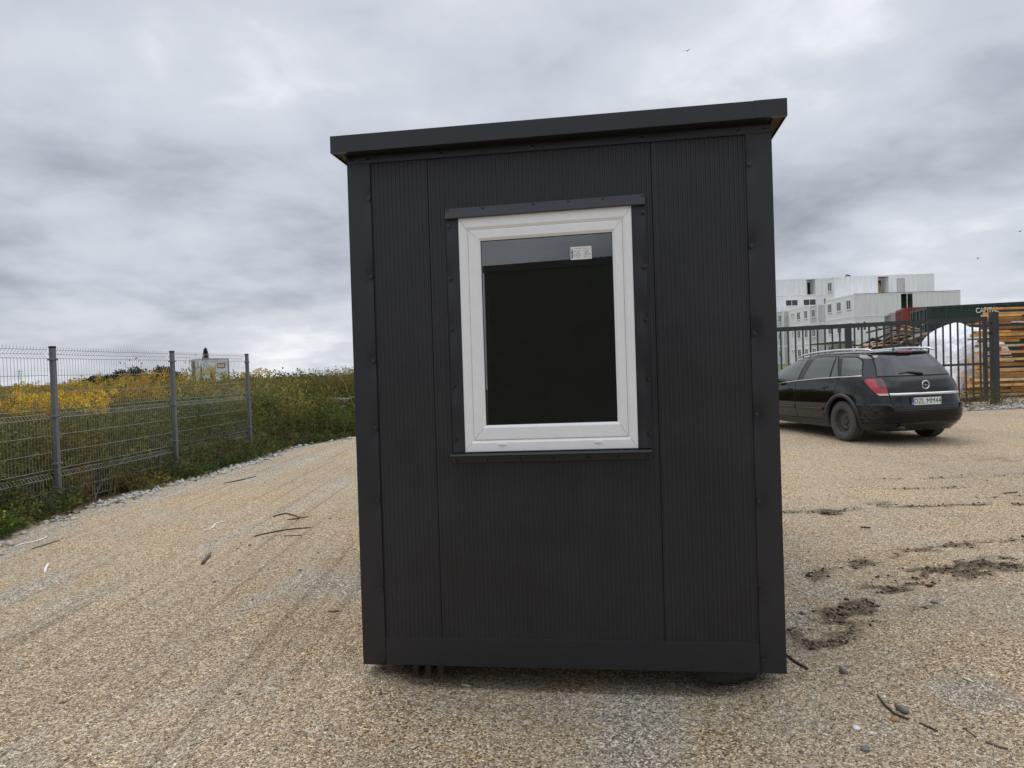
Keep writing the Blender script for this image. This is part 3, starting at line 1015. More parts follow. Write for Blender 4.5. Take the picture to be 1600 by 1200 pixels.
# paper sticker on the glass
b = MB()
b.box(1.066, 1.163, .0108, .0116, 1.955, 2.014, 0)
r = random.Random(5)
for i in range(11):
    b.box(1.0695, 1.0775, .0102, .0106, 1.962 + i * .0042, 1.962 + i * .0042 + r.choice((.0012, .0022, .003)), 1)
for row in range(9):
    for cx_ in (1.083, 1.125):
        x = cx_
        while x < cx_ + .033:
            w = r.uniform(.0018, .006)
            if r.random() < .62:
                b.box(x, min(x + w, cx_ + .034), .0102, .0106, 1.963 + row * .0053, 1.963 + row * .0053 + .0016, 1)
            x += w + .0016
b.build('sticker', [M_PAPER, M_INK], win)

# the whole cabin leans a touch: its level lines climb to the right while the corners stay plumb
def settle(o):
    for c in children(o):
        if c.type == 'MESH':
            ox = c.location.x
            for v in c.data.vertices: v.co.z += .0079 * (v.co.x + ox)
        settle(c)


settle(cabin)

# timber blocks and stone that carry the cabin
for i, u in enumerate((.236, .30, .362)):
    p = CM @ Vector((u, .06, 0))
    b = MB(); b.box(-.014, .014, .02, .30, -.03, .062)
    o = b.build('timber_block', M_BARK, bevel=.003, loc=(p.x, p.y, 0.0))
    o.rotation_euler = (0, 0, PSI)
    tag(o, ['dark timber leg under the front left corner of the cabin, leftmost of three', 'dark timber leg under the front left corner of the cabin, middle of three',
            'dark timber leg under the front left corner of the cabin, rightmost of three'][i], 'timber', 'timber legs under the cabin')
p = CM @ Vector((1.74, .13, 0))
b = MB()
b.tube([(-.14, .04, .012), (-.10, .02, .012), (.0, .0, .02), (.10, .015, .022), (.14, .05, .03)], [.03, .05, .056, .05, .02], 9)
o = b.build('support_stone', mat('mossy_stone', (.05, .05, .043), .9, noise=(30, .4), bump=(40, .6, .01)), smooth=True, loc=(p.x, p.y, 0))
tag(o, 'dark rounded stone wedged under the front right corner of the cabin', 'stone')

# a second dark cabin standing behind the photographer: it fills the window's mirror image
bcab = empty('opposite_cabin', (-1.74, -1.25, 0), -.03, 'dark cabin opposite, seen only as a reflection in the window', 'cabin')
b = corrugated(0, .715, lambda u: .08, lambda u: 2.72, 0); b.build('wall_panel', M_PANEL, bcab)
b = corrugated(.722, 1.77, lambda u: .08, lambda u: 2.72, 0); b.build('wall_panel', M_PANEL, bcab)
b = corrugated(1.777, 2.4, lambda u: .08, lambda u: 2.72, 0); b.build('wall_panel', M_PANEL, bcab)
b = MB(); b.box(-.02, 2.42, -2.4, .02, 2.721, 2.80); b.build('roof', M_TRIM, bcab)
b = MB(); b.box(.001, 2.399, -2.38, -.004, .06, 2.715); b.build('body', M_PANEL, bcab)
b = MB(); b.box(-.004, .05, -.05, .006, .05, 2.72); b.build('corner_trim', M_TRIM, bcab)
bcab.rotation_euler = (0, 0, -.03)
# ------------------------------------------------------------------ mesh fence
POSTS = [(-5.56, 5.83), (-5.3603, 8.3505), (-5.1607, 10.874), (-4.9465, 13.3948)]
FDIR = math.atan2(POSTS[3][0] - POSTS[1][0], POSTS[3][1] - POSTS[1][1])


def make_post():
    root = empty('fence_post', (0, 0, 0), -FDIR, 'x', 'fence post', 'posts of the mesh fence')
    b = MB(); b.box(-.027, .027, -.027, .027, -.2, 1.885)
    b.build('pole', M_GALV, root, bevel=.004)
    b = MB(); b.box(-.030, .030, -.030, .030, 1.885, 1.912)
    b.build('cap', M_CAP, root, bevel=.006)
    for z in (1.755, 1.09, .535):
        b = MB()
        b.box(-.034, .034, -.046, .046, z - .012, z + .012)
        b.lathe([(.009, .041), (.009, .047), (.0005, .048)], 8, 'x', 0, Matrix.Translation((0, .0, z)))
        b.build('clip', M_GALV, root, bevel=.003)
    return root


proto = make_post()
PL = ['grey steel fence post outermost at the near end of the mesh fence', 'grey steel fence post with black cap, nearest of the three and tallest in view',
      'grey steel fence post with black cap, middle of the three', 'grey steel fence post with black cap where the mesh fence ends in the weeds']
for i, (x, y) in enumerate(POSTS):
    o = proto if i == 0 else copy_tree(proto)
    o.location = (x, y, 0); o['label'] = PL[i]
    o.rotation_euler = (0, radians((0, .2, .1, -.25)[i]), -FDIR)

ZV = [(.04, 0), (.37, 0), (.42, -.045), (.47, 0), (1.07, 0), (1.12, -.045), (1.17, 0), (1.77, 0), (1.82, -.045), (1.87, 0), (1.905, 0)]
ZH = [(.06, 0), (.21, 0), (.37, 0), (.42, -.045), (.47, 0), (.67, 0), (.87, 0), (1.07, 0), (1.12, -.045), (1.17, 0), (1.37, 0), (1.57, 0), (1.77, 0), (1.82, -.045), (1.87, 0)]
b = MB()
L = 2.53 - .07
n = int(L / .05)
for i in range(n + 1):
    y = .035 + (L - n * .05) / 2 + i * .05
    b.tube([(x - .036, y, z) for z, x in ZV], .0029, 4, cap=False)
for z, x in ZH:
    b.tube([(x - .040, .035, z), (x - .040, .035 + L / 2, z - .004), (x - .040, .035 + L, z)], .0030, 4, cap=False)
pan = b.build('mesh_fence', M_WIRE)
FL = ['wire mesh fence panel at the left edge, before the nearest post', 'wire mesh fence panel between the nearest and the middle post',
      'wire mesh fence panel between the middle post and the last post']
for i in range(3):
    o = pan if i == 0 else pan.copy()
    if i: col.objects.link(o)
    (x0, y0), (x1, y1) = POSTS[i], POSTS[i + 1]
    o.location = (x0, y0, 0)
    o.rotation_euler = (0, 0, -math.atan2(x1 - x0, y1 - y0))
    tag(o, FL[i], 'fence', 'mesh fence panels')
# ------------------------------------------------------------------ weeds
M_LEAF = leaf_mat('leaves', .45)
M_PETAL = leaf_mat('petals', .25, .7)
M_STALK = leaf_mat('stalks', .05, .8)


def unit(a): return a / np.maximum(1e-9, np.linalg.norm(a, axis=-1, keepdims=True))


def leaves_geo(P, D, L, Wd, T, r, fold=.18, droop=.25):
    """diamond leaves, base P, direction D, two triangles each"""
    n = len(P)
    S = unit(np.cross(D, unit(r.normal(size=(n, 3)))))
    U = np.cross(S, D)
    L = np.broadcast_to(L, n)[:, None]; Wd = np.broadcast_to(Wd, n)[:, None]
    mid = P + D * L * .5 + U * L * .06
    tip = P + D * L - np.array([0, 0, 1.0]) * L * droop * r.random((n, 1))
    a = mid + S * Wd * .5 - U * Wd * fold
    c = mid - S * Wd * .5 - U * Wd * fold
    V = np.stack([P, a, tip, c], 1).reshape(-1, 3)
    k = np.arange(n)[:, None] * 4
    F = np.concatenate([k + [[0, 1, 2]], k + [[0, 2, 3]]], 0)
    return V, F, np.repeat(T, 4, 0)


def stalks_geo(A, C, B, r0, r1, T):
    """thin three-sided stalks, base A, bend C, top B"""
    n = len(A)
    ang = np.array([0, 2 * pi / 3, 4 * pi / 3])
    O = np.stack([np.cos(ang), np.sin(ang), 0 * ang], 1)
    r0 = np.broadcast_to(r0, n)[:, None, None]; r1 = np.broadcast_to(r1, n)[:, None, None]
    V = np.concatenate([A[:, None] + O[None] * r0, C[:, None] + O[None] * (r0 + r1) * .5, B[:, None] + O[None] * r1], 1).reshape(-1, 3)
    k = np.arange(n)[:, None] * 9
    F = []
    for s in (0, 3):
        for i in range(3):
            j = (i + 1) % 3
            F += [k + [[s + i, s + j, s + 3 + j]], k + [[s + i, s + 3 + j, s + 3 + i]]]
    return V, np.concatenate(F, 0), np.repeat(T, 9, 0)


class Mass:
    def __init__(self): self.V = []; self.F = []; self.T = []; self.M = []; self.n = 0

    def put(self, g, mi):
        V, F, T = g
        self.V.append(V); self.F.append(F + self.n); self.T.append(T); self.M.append(np.full(len(F), mi)); self.n += len(V)

    def build(self, name, parent=None):
        return raw_mesh(name, np.concatenate(self.V), np.concatenate(self.F), [M_LEAF, M_PETAL, M_STALK], parent,
                        np.concatenate(self.T), np.concatenate(self.M))


def vary(c, n, r, amt=.22, hue=.12):
    c = np.array(c)[None] * (1 + r.normal(0, amt, (n, 1)))
    return np.clip(c * (1 + r.normal(0, hue, (n, 3))), .004, .9)


def plants(mass, x, y, h, K, L, Wd, cols, seed, spread=.10, elev=(-.1, .9), tlo=.12, lean=.14, flower=0, fcol=(.55, .30, .02), fsize=.022, fh=.22, fw=.09, stalk=(.10, .085, .04), lowcol=None, sr=.004, tpow=1.0):
    r = np.random.default_rng(seed)
    n = len(x)
    z = ground_z(x, y)
    h = np.where((x > -6.6) & (x < -3.4) & (y > 15.8) & (y < 18.4), h * .60, h)     # trampled in front of the concrete
    A = np.stack([x, y, z], 1)
    ln = r.normal(0, lean, (n, 2)) * h[:, None]
    B = A + np.concatenate([ln, h[:, None]], 1)
    C = A + np.concatenate([ln * .3, h[:, None] * .5], 1)
    mass.put(stalks_geo(A - [0, 0, .02], C, B, sr, sr * .4, vary(stalk, n, r)), 2)
    t = (tlo + (1 - tlo) * r.random((n, K)) ** tpow)
    pos = A[:, None] * ((1 - t) ** 2)[..., None] + 2 * (C[:, None] * (t * (1 - t))[..., None]) + B[:, None] * (t ** 2)[..., None]
    az = r.uniform(0, 2 * pi, (n, K)); e = r.uniform(*elev, (n, K))
    D = np.stack([np.cos(az) * np.cos(e), np.sin(az) * np.cos(e), np.sin(e)], -1)
    rad = spread * r.random((n, K)) * (1.15 - .75 * t)
    pos = pos + D * rad[..., None]
    sc = (1.15 - .45 * t) * r.uniform(.6, 1.3, (n, K))
    ci = r.integers(0, len(cols), n)
    base = np.array(cols)[ci]
    T = base[:, None, :] * (1 + r.normal(0, .22, (n, K, 1))) * (1 + r.normal(0, .10, (n, K, 3)))
    if lowcol is not None:
        w = np.clip((.42 - t) / .3 + r.normal(0, .25, (n, K)), 0, 1)[..., None]
        T = T * (1 - w) + np.array(lowcol) * w * (1 + r.normal(0, .25, (n, K, 1)))
    sp = 0.78 + .98 * fbm(x * .75 + 40, y * .75, 19, 3)          # patches of different kinds of plant
    br = sstep(.52, .66, fbm(x * .55 + 8, y * .55, 23, 3))
    T = T * sp[:, None, None] * (1 + br[:, None, None] * np.array([.28, -.02, -.10]))
    T = np.clip(T, .004, .9)
    mass.put(leaves_geo(pos.reshape(-1, 3), D.reshape(-1, 3), (L * sc).ravel(), (Wd * sc).ravel(), T.reshape(-1, 3), r), 0)
    if flower:
        q = r.random((n, flower))
        a = r.uniform(0, 2 * pi, (n, flower))
        rr = fw * np.sqrt(r.random((n, flower))) * (1 - q) ** .6
        P = B[:, None] + np.stack([np.cos(a) * rr, np.sin(a) * rr, (q - .75) * fh + rr * .35], -1)
        D = unit(r.normal(size=(n, flower, 3)) + [0, 0, .6])
        fc = vary(fcol, n, r, .12, .06)[:, None] * (1 + r.normal(0, .25, (n, flower, 1)))
        mass.put(leaves_geo(P.reshape(-1, 3), D.reshape(-1, 3), fsize * r.uniform(.6, 1.5, n * flower), fsize * .8, np.clip(fc, .01, .9).reshape(-1, 3), r, 0, 0), 1)


def spots(n, y0, y1, din, dout, seed, ypow=1.0):
    r = np.random.default_rng(seed)
    y = y0 + (y1 - y0) * r.random(n) ** ypow
    d = din + (dout - din) * r.random(n)
    return edge_x(y) - d, y, d, r


GREENS = [(.105, .125, .026), (.135, .145, .036), (.075, .098, .024), (.165, .160, .046)]
OLIVE = [(.18, .16, .036), (.22, .175, .040), (.145, .142, .034), (.23, .155, .044)]
BROWN = (.13, .088, .044)

weeds = Mass()
# dense undergrowth behind the fence line and along the bank
x, y, d, r = spots(3000, 5.2, 18.5, .30, 3.6, 11)
h = (.55 + .55 * fbm(x * .9, y * .9, 3, 3)) * sstep(.1, .9, d) * r.uniform(.75, 1.2, len(x)) + .18
plants(weeds, x, y, h, 34, .085, .030, GREENS, 1, .16, lowcol=BROWN)
# taller narrow-leaved stems
x, y, d, r = spots(2300, 5.2, 18.5, .45, 4.2, 12)
h = (.80 + .55 * fbm(x * .6 + 9, y * .6, 4, 3)) * (.75 + .25 * sstep(.4, 1.6, d)) * r.uniform(.8, 1.15, len(x))
plants(weeds, x, y, h, 44, .080, .014, GREENS + OLIVE[:2], 2, .09, elev=(.0, 1.1), tlo=.2, lowcol=BROWN)
# olive seed-heads that carry the skyline
x, y, d, r = spots(1500, 7.0, 24, 1.6, 7.0, 13)
h = np.minimum((1.12 + .45 * fbm(x * .5 + 3, y * .5, 6, 3)), 1.62) * r.uniform(.86, 1.06, len(x)) - .30 * sstep(14, 19, y)
plants(weeds, x, y, h, 62, .055, .014, OLIVE, 3, .11, elev=(.1, 1.2), tlo=.28, tpow=.75)
# behind: the field fading into the distance
r = np.random.default_rng(14)
y = 13 + 34 * r.random(3000) ** 1.25
x = -y * r.uniform(.12, .98, 3000)
k = edge_x(y) - x > 2.2
x, y = x[k], y[k]
h = np.minimum(1.05 + .55 * fbm(x * .25, y * .25, 7, 3), 1.5) * r.uniform(.85, 1.05, len(x))
h = np.where(edge_x(y) - x < 14, h - .32 * sstep(15, 19.5, y), h)
plants(weeds, x, y, h, 44, .12, .045, OLIVE + GREENS[:2], 4, .26, tlo=.15, sr=.006)
y = 42 + 60 * r.random(1500) ** 1.2
x = -y * r.uniform(.12, .98, 1500)
h = np.minimum(1.0 + .5 * fbm(x * .2, y * .2, 7, 3), 1.4) * r.uniform(.85, 1.0, 1500)
plants(weeds, x, y, h, 34, .26, .11, OLIVE + GREENS[:2], 5, .6, tlo=.15, sr=.01)
# taller shrubby growth where the bank meets the cabin
r = np.random.default_rng(16)
y = r.uniform(18.5, 23.5, 420); x = -y * r.uniform(.195, .30, 420)
h = np.minimum(1.62, 1.22 + .22 * sstep(-5.9, -4.6, x) + .12 * r.normal(0, 1, 420)) - ground_z(x, y) + .05
plants(weeds, x, y, np.maximum(h, .5), 56, .07, .022, OLIVE + [(.17, .10, .045), (.14, .085, .04)], 8, .15, tlo=.2)
# the same growth carries on past both ends of the fence
x, y, d, r = spots(1100, 18.5, 30, .2, 5.5, 18)
h = (.75 + .6 * fbm(x * .6, y * .6, 4, 3)) * (.6 + .4 * sstep(.2, 1.2, d)) * r.uniform(.8, 1.15, len(x))
plants(weeds, x, y, h, 46, .10, .032, GREENS + OLIVE[:2], 9, .17, tlo=.1, lowcol=BROWN)
x, y, d, r = spots(700, 1.5, 5.4, .15, 3.6, 19)
h = (.6 + .6 * fbm(x * .9, y * .9, 4, 3)) * r.uniform(.8, 1.15, len(x))
plants(weeds, x, y, h, 40, .085, .026, GREENS + OLIVE[:2], 10, .14, tlo=.1, lowcol=BROWN)
# rounded bushes in the mass, thickest between the last post and the cabin
r = np.random.default_rng(17)
BC = []
for i in range(40):
    y = r.uniform(12.6, 19.5); d = r.uniform(.30, 2.6)
    BC.append((edge_x(y) - d, y, r.uniform(.30, .70), r.uniform(.75, 1.42) - .3 * (y > 16.5) if d > .9 else r.uniform(.28, .75)))
for i in range(22):
    y = r.uniform(6.5, 13); d = r.uniform(.7, 2.6)
    BC.append((edge_x(y) - d, y, r.uniform(.3, .55), r.uniform(.4, .85)))
for (bx, by, br_, bz) in BC:
    n = 620
    dv = unit(r.normal(size=(n, 3))); rad = r.random((n, 1)) ** .35
    g0_ = float(ground_z(bx, by))
    P = np.array([bx, by, g0_ + bz * .62]) + dv * rad * np.array([br_, br_, bz * .72]) * (1 + .18 * np.clip(r.normal(size=(n, 1)), -1.5, 1.3))
    P[:, 2] = np.maximum(P[:, 2], g0_ + .02)
    k = edge_x(P[:, 1]) - P[:, 0] > .02
    D = unit(dv + r.normal(0, .6, (n, 3)) + [0, 0, .35])
    c = np.array((GREENS + OLIVE[:3])[r.integers(0, 7)]) * r.uniform(.60, 1.75)
    T = np.clip(c[None] * (1 + r.normal(0, .28, (n, 1))) * (1 + r.normal(0, .08, (n, 3))), .004, .9)
    weeds.put(leaves_geo(P[k], D[k], (r.choice([.06, .085, .12]) * r.uniform(.6, 1.4, n))[k], r.choice([.022, .036, .05]), T[k], r), 0)
tag(weeds.build('weeds'), 'dense tall green and olive weeds growing behind the mesh fence', 'weeds', kind='stuff')

gold = Mass()
# bright band of flowers a few metres behind the fence
r = np.random.default_rng(21)
def flower_patch(n, x0, x1, y0, y1, h0, h1, seed, **kw):
    r = np.random.default_rng(seed)
    x = r.uniform(x0, x1, n); y = r.uniform(y0, y1, n)
    k = (edge_x(y) - x > .9) & (fbm(x * .8, y * .8, seed, 2) > .37)
    x, y = x[k], y[k]
    h = r.uniform(h0, h1, len(x))
    plants(gold, x, y, h, 26, .075, .013, GREENS + OLIVE, seed, .07, tlo=.2, **kw)
FC = (.82, .50, .03)
flower_patch(430, -11.5, -7.6, 9.0, 13.5, 1.00, 1.30, 31, flower=80, fcol=FC, fsize=.030, fw=.14, fh=.17)
flower_patch(230, -8.4, -6.4, 9.5, 15.5, 1.05, 1.30, 32, flower=80, fcol=FC, fsize=.029, fw=.13, fh=.22)
flower_patch(300, -15, -7.4, 14, 22, 1.18, 1.42, 33, flower=70, fcol=(.56, .38, .04), fsize=.030, fw=.15, fh=.22)
flower_patch(150, -9.6, -5.6, 12, 17, 1.25, 1.47, 34, flower=80, fcol=(.50, .32, .035), fsize=.024, fw=.12, fh=.24)
flower_patch(260, -26, -9.5, 20, 34, 1.2, 1.45, 35, flower=60, fcol=(.46, .30, .035), fsize=.045, fw=.22, fh=.25)
tag(gold.build('goldenrod'), 'yellow flowering weeds standing in a band behind the fence', 'flowers', kind='stuff')

low = Mass()
# low creeping plants over the edge of the gravel
x, y, d, r = spots(620, 5.3, 17.5, -.06, .5, 41)
k = fbm(y * .9, x * .9, 15, 3) > .36
x, y = x[k], y[k]
h = r.uniform(.05, .26, len(x)) * (1 + .4 * sstep(9, 6, y))
plants(low, x, y, h, 30, .055, .026, [(.055, .085, .018), (.085, .105, .022), (.045, .065, .02), (.14, .13, .03)], 6, .13, elev=(-.2, 1.0), tlo=0, lean=.5)
x = np.array([-5.02, -5.15, -4.86, -4.95, -5.2, -4.83, -5.0, -5.12]); y = np.array([6.6, 6.9, 6.3, 6.75, 7.3, 6.0, 7.0, 6.45])
plants(low, x, y, np.full(8, .16), 90, .06, .026, [(.06, .095, .016), (.09, .12, .02)], 7, .20, elev=(-.1, 1.0), tlo=0, lean=.5, flower=5, fcol=(.6, .45, .03), fsize=.03, fw=.2, fh=.2)
tag(low.build('ground_cover'), 'low leafy creeping plants spilling over the gravel edge by the fence', 'ground cover', kind='stuff')

dry = Mass()
# dead straw-coloured stalks
r = np.random.default_rng(51)
x, y, d, r = spots(700, 5.4, 17.5, .05, .9, 52)
n = len(x)
h = r.uniform(.25, .85, n)
A = np.stack([x, y, ground_z(x, y)], 1)
ln = r.normal(0, .40, (n, 2)) * h[:, None]
Bt = A + np.concatenate([ln, h[:, None] * r.uniform(.5, 1, (n, 1))], 1)
dry.put(stalks_geo(A, (A + Bt) / 2 + [0, 0, .05], Bt, .0028, .0012, vary((.24, .185, .10), n, r)), 2)
# long arching canes near the end of the fence and above the bank
for (px, py, yy, dx, dy, dz) in ((430, 706, 13.6, -.5, .3, .50), (470, 694, 15.2, -.9, .3, .60), (515, 684, 16.4, -.9, .2, .65), (535, 684, 16.6, .35, .2, .75), (525, 684, 16.5, -.3, .2, .7), (548, 640, 17.5, -.9, .3, .95), (540, 636, 18.0, -1.0, 0, .9), (555, 640, 17.4, -.55, .3, 1.0)):
    p = gpix(px, py) if yy < 17 else at_y(px, py, yy)
    if yy < 17: p.x = min(p.x, float(edge_x(p.y)) - .12)
    A = np.array([[p.x, p.y, p.z]]); Bt = A + [[dx, dy, dz]]
    dry.put(stalks_geo(A, (A + Bt) / 2 + [[0, 0, .16]], Bt, .006, .0025, vary((.20, .16, .09), 1, r)), 2)
tag(dry.build('dry_grass'), 'dead straw coloured stalks leaning out of the weeds', 'dry grass', kind='stuff')

# broken concrete half buried on the overgrown bank
for i, (px, py, yy, sx, sy, sz, rz, ry, lab) in enumerate((
        (529, 624, 18.5, .62, .4, .13, .2, .06, 'pale broken concrete slab lying on the overgrown bank, uppermost and largest'),
        (527, 638, 17.8, .52, .4, .12, -.3, -.22, 'pale broken concrete slab tilted on the bank below the largest slab'),
        (497, 630, 18.0, .16, .14, .06, .5, .1, 'small pale concrete lump on the bank left of the slabs'),
        (551, 620, 18.7, .22, .2, .07, .1, 0, 'small flat concrete piece on the bank beside the cabin corner'))):
    p = at_y(px, py, yy); p.z -= .03
    b = MB()
    rr = random.Random(i)
    pts = [(sx * .5 * cos(a) * rr.uniform(.8, 1.15), sy * .5 * sin(a) * rr.uniform(.8, 1.15)) for a in np.linspace(0, 2 * pi, 9)[:-1]]
    b.prism(pts, -sz / 2, sz / 2, 'z')
    o = b.build('concrete_slab', M_CONCRETE, bevel=.015, loc=p)
    o.rotation_euler = (.1, ry, rz)
    tag(o, lab, 'concrete', 'broken concrete on the bank')


# ------------------------------------------------------------------ far trees, hedge, hoarding
def leafy(name, parent, centres, nleaf, L, cols, seed):
    """crown of many separate leaf clumps; centres: (x,y,z,rx,ry,rz)"""
    r = np.random.default_rng(seed)
    ms = Mass()
    for (cx, cy, cz, rx, ry, rz) in centres:
        n = nleaf
        dv = unit(r.normal(size=(n, 3))); rad = r.random((n, 1)) ** .45
        P = np.array([cx, cy, cz]) + dv * rad * [rx, ry, rz] * (1 + .25 * np.clip(r.normal(size=(n, 1)), -1.5, 1.3))
        D = unit(dv + r.normal(0, .7, (n, 3)))
        c = np.array(cols[r.integers(0, len(cols))])
        ms.put(leaves_geo(P, D, L * r.uniform(.6, 1.4, n), L * .7, np.clip(c[None] * (1 + r.normal(0, .25, (n, 1))), .004, .5) * np.ones((n, 3)), r), 0)
    return ms.build(name, parent)


DKG = [(.020, .030, .014), (.028, .038, .016), (.016, .024, .012), (.035, .042, .018)]
TREES = [  # pixel x, pixel y of the top, distance, crown width, label
    (150, 588, 110, 5.0, 'low dark tree far beyond the field, leftmost of the row'),
    (172, 586, 112, 5.0, 'low dark bushy tree left of the tall rounded tree'),
    (190, 579, 112, 4.0, 'dark tree with a paler top leaning on the tall rounded tree'),
    (211, 574, 115, 5.6, 'tall dark rounded tree far beyond the field'),
    (224, 584, 118, 2.8, 'small dark tree just right of the tall rounded tree'),
    (238, 587, 112, 4.2, 'low dark tree between the rounded tree and the ragged tree'),
    (249, 573, 110, 3.2, 'ragged dark tree with uneven top left of the middle fence post'),
    (262, 574, 112, 3.4, 'dark tree hidden in part by the middle fence post'),
    (276, 582, 115, 4.0, 'thin dark tree just right of the middle fence post')]
for i, (px, py, dist, w, lab) in enumerate(TREES):
    top = at_y(px, py, dist)
    root = empty('tree', (top.x, dist, 0), 0, lab, 'tree', 'far trees behind the field')
    b = MB(); b.tube([(0, 0, -.3), (.1, 0, top.z * .45), (.0, 0, top.z * .8)], [.16, .12, .05], 7)
    b.tube([(.05, 0, top.z * .4), (w * .25, .2, top.z * .75)], [.07, .03], 5)
    b.tube([(.05, 0, top.z * .35), (-w * .25, -.2, top.z * .7)], [.07, .03], 5)
    b.build('trunk', M_BARK, root)
    r = random.Random(i)
    cs = []
    for k in range(9):
        fx = r.uniform(-.36, .36); fz = r.uniform(.3, .82) * (1 - .5 * abs(fx))
        cs.append((fx * w, r.uniform(-.3, .3) * w, top.z * fz, w * r.uniform(.14, .24), w * .2, top.z * r.uniform(.12, .2)))
    cs.append((0, 0, top.z * .84, w * .2, w * .2, top.z * .16))
    leafy('crown', root, cs, 240, .34, DKG, 60 + i)

root = empty('hedge', (-15.2, 46, 0), 0, 'dark green hedge on the horizon right of the last fence post', 'hedge')
cs = [(-3 + k * .55, random.uniform(-.5, .5), .95 + random.uniform(-.12, .12) - .012 * k, .55, .6, .75) for k in range(11)]
leafy('foliage', root, cs, 520, .16, [(.018, .028, .010), (.024, .034, .012)], 88)
b = MB()
for k in range(11): b.tube([(-3 + k * .55, 0, -.1), (-3 + k * .55, 0, 1.0)], .03, 5)
b.build('stem', M_BARK, root)

# slim conifer behind the hoarding
top = at_y(321, 547, 86)
root = empty('conifer', (top.x, 86, 0), 0, 'slim dark pointed conifer rising behind the advertising hoarding', 'tree')
b = MB(); b.tube([(0, 0, -.2), (0, 0, top.z * .95)], [.12, .02], 6); b.build('trunk', M_BARK, root)
cs = [(0, 0, top.z * f, .10 + .8 * (1 - f) ** .8, .3, .26) for f in np.linspace(.25, 1.0, 18)]
cs = [(c[0], c[1], c[2], min(c[3], .55), min(c[3], .55), c[5]) for c in cs]
leafy('crown', root, cs, 170, .15, [(.085, .095, .075), (.10, .11, .09)], 90)

# hoarding on two legs
c0 = at_y(300, 562, 80); c1 = at_y(356, 563, 80)
root = empty('hoarding', (0, 80, 0), 0, 'large advertising hoarding with a red block of lettering, standing beyond the flowers', 'billboard')
M_HB = mat('hoarding_print', (.66, .70, .74), .6, noise=(.9, .35))
M_HF = mat('hoarding_frame', (.22, .23, .24), .6)
M_HR = mat('hoarding_red', (.48, .12, .09), .6)
M_HW = mat('hoarding_white', (.70, .66, .62), .6)
M_HG = mat('hoarding_grey', (.16, .15, .11), .6, noise=(1.2, .3))
b = MB(); b.box(c0.x, c1.x, -.05, .05, 1.1, c0.z - .05); b.build('board', M_HB, root)
b = MB()
b.box(c0.x - .08, c0.x, -.07, .07, 1.05, c0.z); b.box(c1.x, c1.x + .08, -.07, .07, 1.05, c0.z); b.box(c0.x, c1.x, -.07, .07, c0.z - .05, c0.z + .03)
b.build('frame', M_HF, root)
for x in (c0.x + .6, c1.x - .6):
    b = MB(); b.box(x - .06, x + .06, .055, .17, -.2, 1.6); b.build('leg', M_HF, root)
b = MB()
ra = at_y(339.5, 567, 80); rb = at_y(352.5, 575, 80)
b.box(ra.x, rb.x, -.075, -.052, rb.z, ra.z)
b.build('red_block', M_HR, root)
b = MB()
for k in range(5):
    x = ra.x + .10 + k * (rb.x - ra.x - .2) / 5
    b.box(x, x + .10, -.082, -.076, rb.z + .12, ra.z - .14)
    b.box(x, x + .14, -.0825, -.0765, rb.z + .12, rb.z + .18)
b.build('lettering', M_HW, root)
b = MB()
b.box(c0.x + .05, c0.x + .34, -.06, -.051, 1.2, c0.z - .2)
b.prism([(c0.x + .75, 1.2), (c0.x + 1.2, 1.2), (c0.x + 1.1, 2.4), (c0.x + 1.0, 3.2), (c0.x + .9, 2.2)], -.06, -.051, 'y')
b.prism([(c0.x + 1.8, 1.2), (c0.x + 2.6, 1.2), (c0.x + 2.4, 2.0), (c0.x + 2.2, 2.9), (c0.x + 2.05, 2.0)], -.06, -.051, 'y')
b.build('picture', M_HG, root)

# lattice mast far away, left of the nearest post
p = at_y(30, 577, 420)
b = MB()
zb, w = p.z, 1.5
for sx in (-1, 1):
    b.tube([(sx * w, 0, -3), (sx * .35, 0, zb * .7), (0, 0, zb)], .10, 4)
for f in (.62, .75, .88):
    b.tube([(-3.2 + f, 0, zb * f), (3.2 - f, 0, zb * f)], .09, 4)
for k in range(8):
    z0, z1 = zb * k / 8, zb * (k + 1) / 8
    b.tube([(-w * (1 - k / 9), 0, z0), (w * (1 - (k + 1) / 9), 0, z1)], .06, 4)
o = b.build('power_pylon', M_HF, loc=(p.x, 420, 0))
tag(o, 'tiny grey lattice power pylon on the skyline left of the nearest fence post', 'pylon')
# ------------------------------------------------------------------ the estate car (x right, y forward, z up, rear axle at y = 0)
car = empty('parked_car', (6.311, 12.005, float(ground_z(6.311, 12.005)) + .002), .175,
            'black estate car with dirty steel wheels parked on the gravel beside the cabin', 'car')
M_PAINT = mat('black_paint', (.004, .004, .0045), .05, spec=.5, coat=.3)
M_PLASTIC = mat('dark_plastic', (.03, .03, .032), .48, noise=(8, .2))
M_CGLASS = mat('car_glass', (.075, .085, .078), .05, spec=1.0)
M_RGLASS = mat('rear_glass', (.022, .024, .024), .05, spec=.9)
M_CHROME = mat('chrome', (.72, .73, .75), .16, 1.0)
M_SILVER = mat('rail_silver', (.66, .67, .69), .3, .7)
M_RED = mat('red_lens', (.40, .022, .03), .15, coat=.6, noise=(30, .2))
M_SMOKE = mat('smoked_lens', (.10, .035, .035), .15, coat=.6)
M_CLEAR = mat('clear_lens', (.60, .50, .48), .15, coat=.6)
M_TYRE = mat('tyre_rubber', (.075, .072, .066), .85, noise=(20, .25))
M_RIM = mat('steel_rim', (.065, .063, .06), .5, noise=(30, .3))
M_PLATE = mat('plate_white', (.74, .75, .75), .4)
M_BLUE = mat('plate_blue', (.02, .05, .22), .4)
M_UNDER = mat('underbody', (.01, .01, .01), .9)

